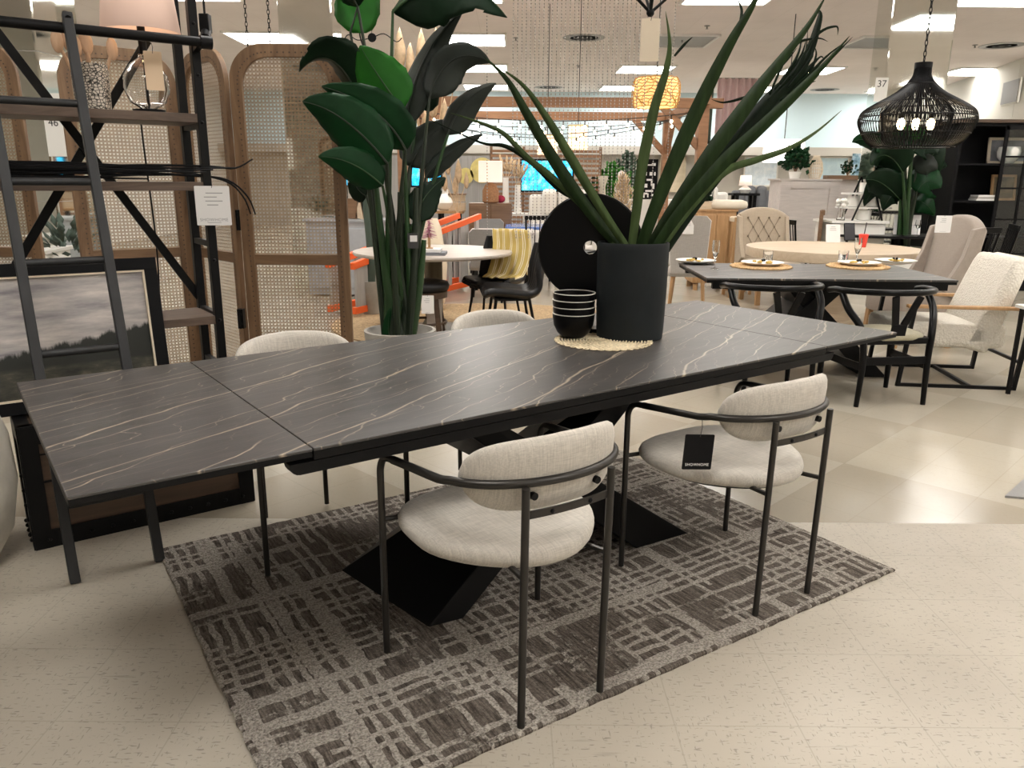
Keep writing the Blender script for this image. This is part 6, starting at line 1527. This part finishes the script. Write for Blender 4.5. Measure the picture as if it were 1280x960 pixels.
p = at(752, 250, 14.9); t = thing('candle_stand', 'pale carved wooden post beside the slatted divider', 'ornament', (p.x, 14.8, 0)); MB().lathe([(.12, 0), (.12, .08), (.05, .12), (.07, .5), (.04, .7), (.08, 1.0), (.05, 1.3), (.09, 1.45), (.09, 1.5), (0, 1.5)], 18).build('post', 'cream', t)
# white counter with an A-frame stand
YF = 10.25; a, b = at(1042, 276, YF), at(1108, 276, YF); hz = a.z; w_ = b.x-a.x; t = thing('white_counter', 'white display counter under the black A-frame stand', 'counter', ((a.x+b.x)/2, YF+.3, 0)); MB().box((0, 0, hz/2-.02), (w_, .6, hz-.04)).build('body', 'white_paint', t, smooth=False, bev=.005); MB().box((0, 0, hz-.015), (w_+.06, .66, .03)).build('top', 'white_paint', t, smooth=False)
ap = at(1086, 221, YF+.25).z-hz; t = thing('a_frame_stand', 'black A-frame stand with white shelves holding white pots', 'shelf', (at(1080, 250, YF+.25).x, YF+.25, hz)); hw_ = (at(1096, 276, YF).x-at(1058, 276, YF).x)/2
for y in (-.16, .16):
    for s in (-1, 1): MB().bar((s*hw_, y, 0), (0, y, ap), .018).build('leg', 'black_metal', t, smooth=False)
for z, w2_ in ((.16, .62), (.34, .5)): MB().box((0, 0, z), (w2_, .3, .02)).build('shelf_board', 'white_paint', t, smooth=False)
for k, (x, z, r, h_) in enumerate(((-.14, .17, .075, .14), (.12, .17, .08, .13), (.0, .35, .07, .13), (.02, .0, .09, .13))):
    o = MB().lathe([(r*.8, 0), (r, .01), (r, h_), (r*.9, h_), (r*.85, .02), (0, .02)], 20).build('white_pot', 'white_ceramic', loc=(t.location.x+x, t.location.y, hz+z+(.0 if z == 0 else .0))); tag(o, ['white pot at the left of the lower A-frame shelf', 'white pot at the right of the lower A-frame shelf', 'white pot on the upper A-frame shelf', 'white pot on the counter between the A-frame legs'][k], 'pot', 'white pots on the A-frame stand')
a = at(1028, 290, 9.6); spindle('black chair with folded papers left of the white counter', (a.x, 10.2, 0), math.radians(-80)).name = 'spindle_chair.009'
o = MB().prism([(0, 0), (.3, .02), (.28, .22), (.02, .2)], .7, .705)
a = at(1052, 244, 13.0); t = thing('flower_vase', 'glass vase of white flowers right of the whitewashed cabinet', 'vase', (at(1052, 262, 10.4).x, 10.4, hz)); MB().lathe([(.05, 0), (.055, .005), (.04, .12), (.05, .18), (.046, .18), (.036, .12), (.045, .01), (0, .008)], 20).build('vase_body', 'glass', t); mb = MB()
for k in range(9): mb.ball((.05*math.cos(k*2.2), .05*math.sin(k*2.2), .22+.03*math.sin(k)), .035, 8)
mb.build('white_flowers', 'white_ceramic', t)
t = thing('mantel', 'dark wood mantel shelf behind the white flowers', 'shelf', (at(1063, 230, 16).x, 16, 0)); z_ = at(1063, 222, 16).z; MB().box((0, 0, z_), (1.0, .3, .08)).build('mantel_top', 'wood_brown', t, smooth=False); MB().box((-.36, .02, z_/2), (.2, .22, z_)).box((.36, .02, z_/2), (.2, .22, z_)).build('mantel_side', 'wood_brown', t, smooth=False); MB().box((0, .05, z_/2), (.55, .1, z_-.02)).build('panel', 'wood_wash', t, smooth=False)
bush('red and green berry garland on the dark mantel', (t.location.x-.1, 15.95, z_+.04), .16, 90, 'leaf_green', None, .0)
a = at(1175, 188, 9.3)
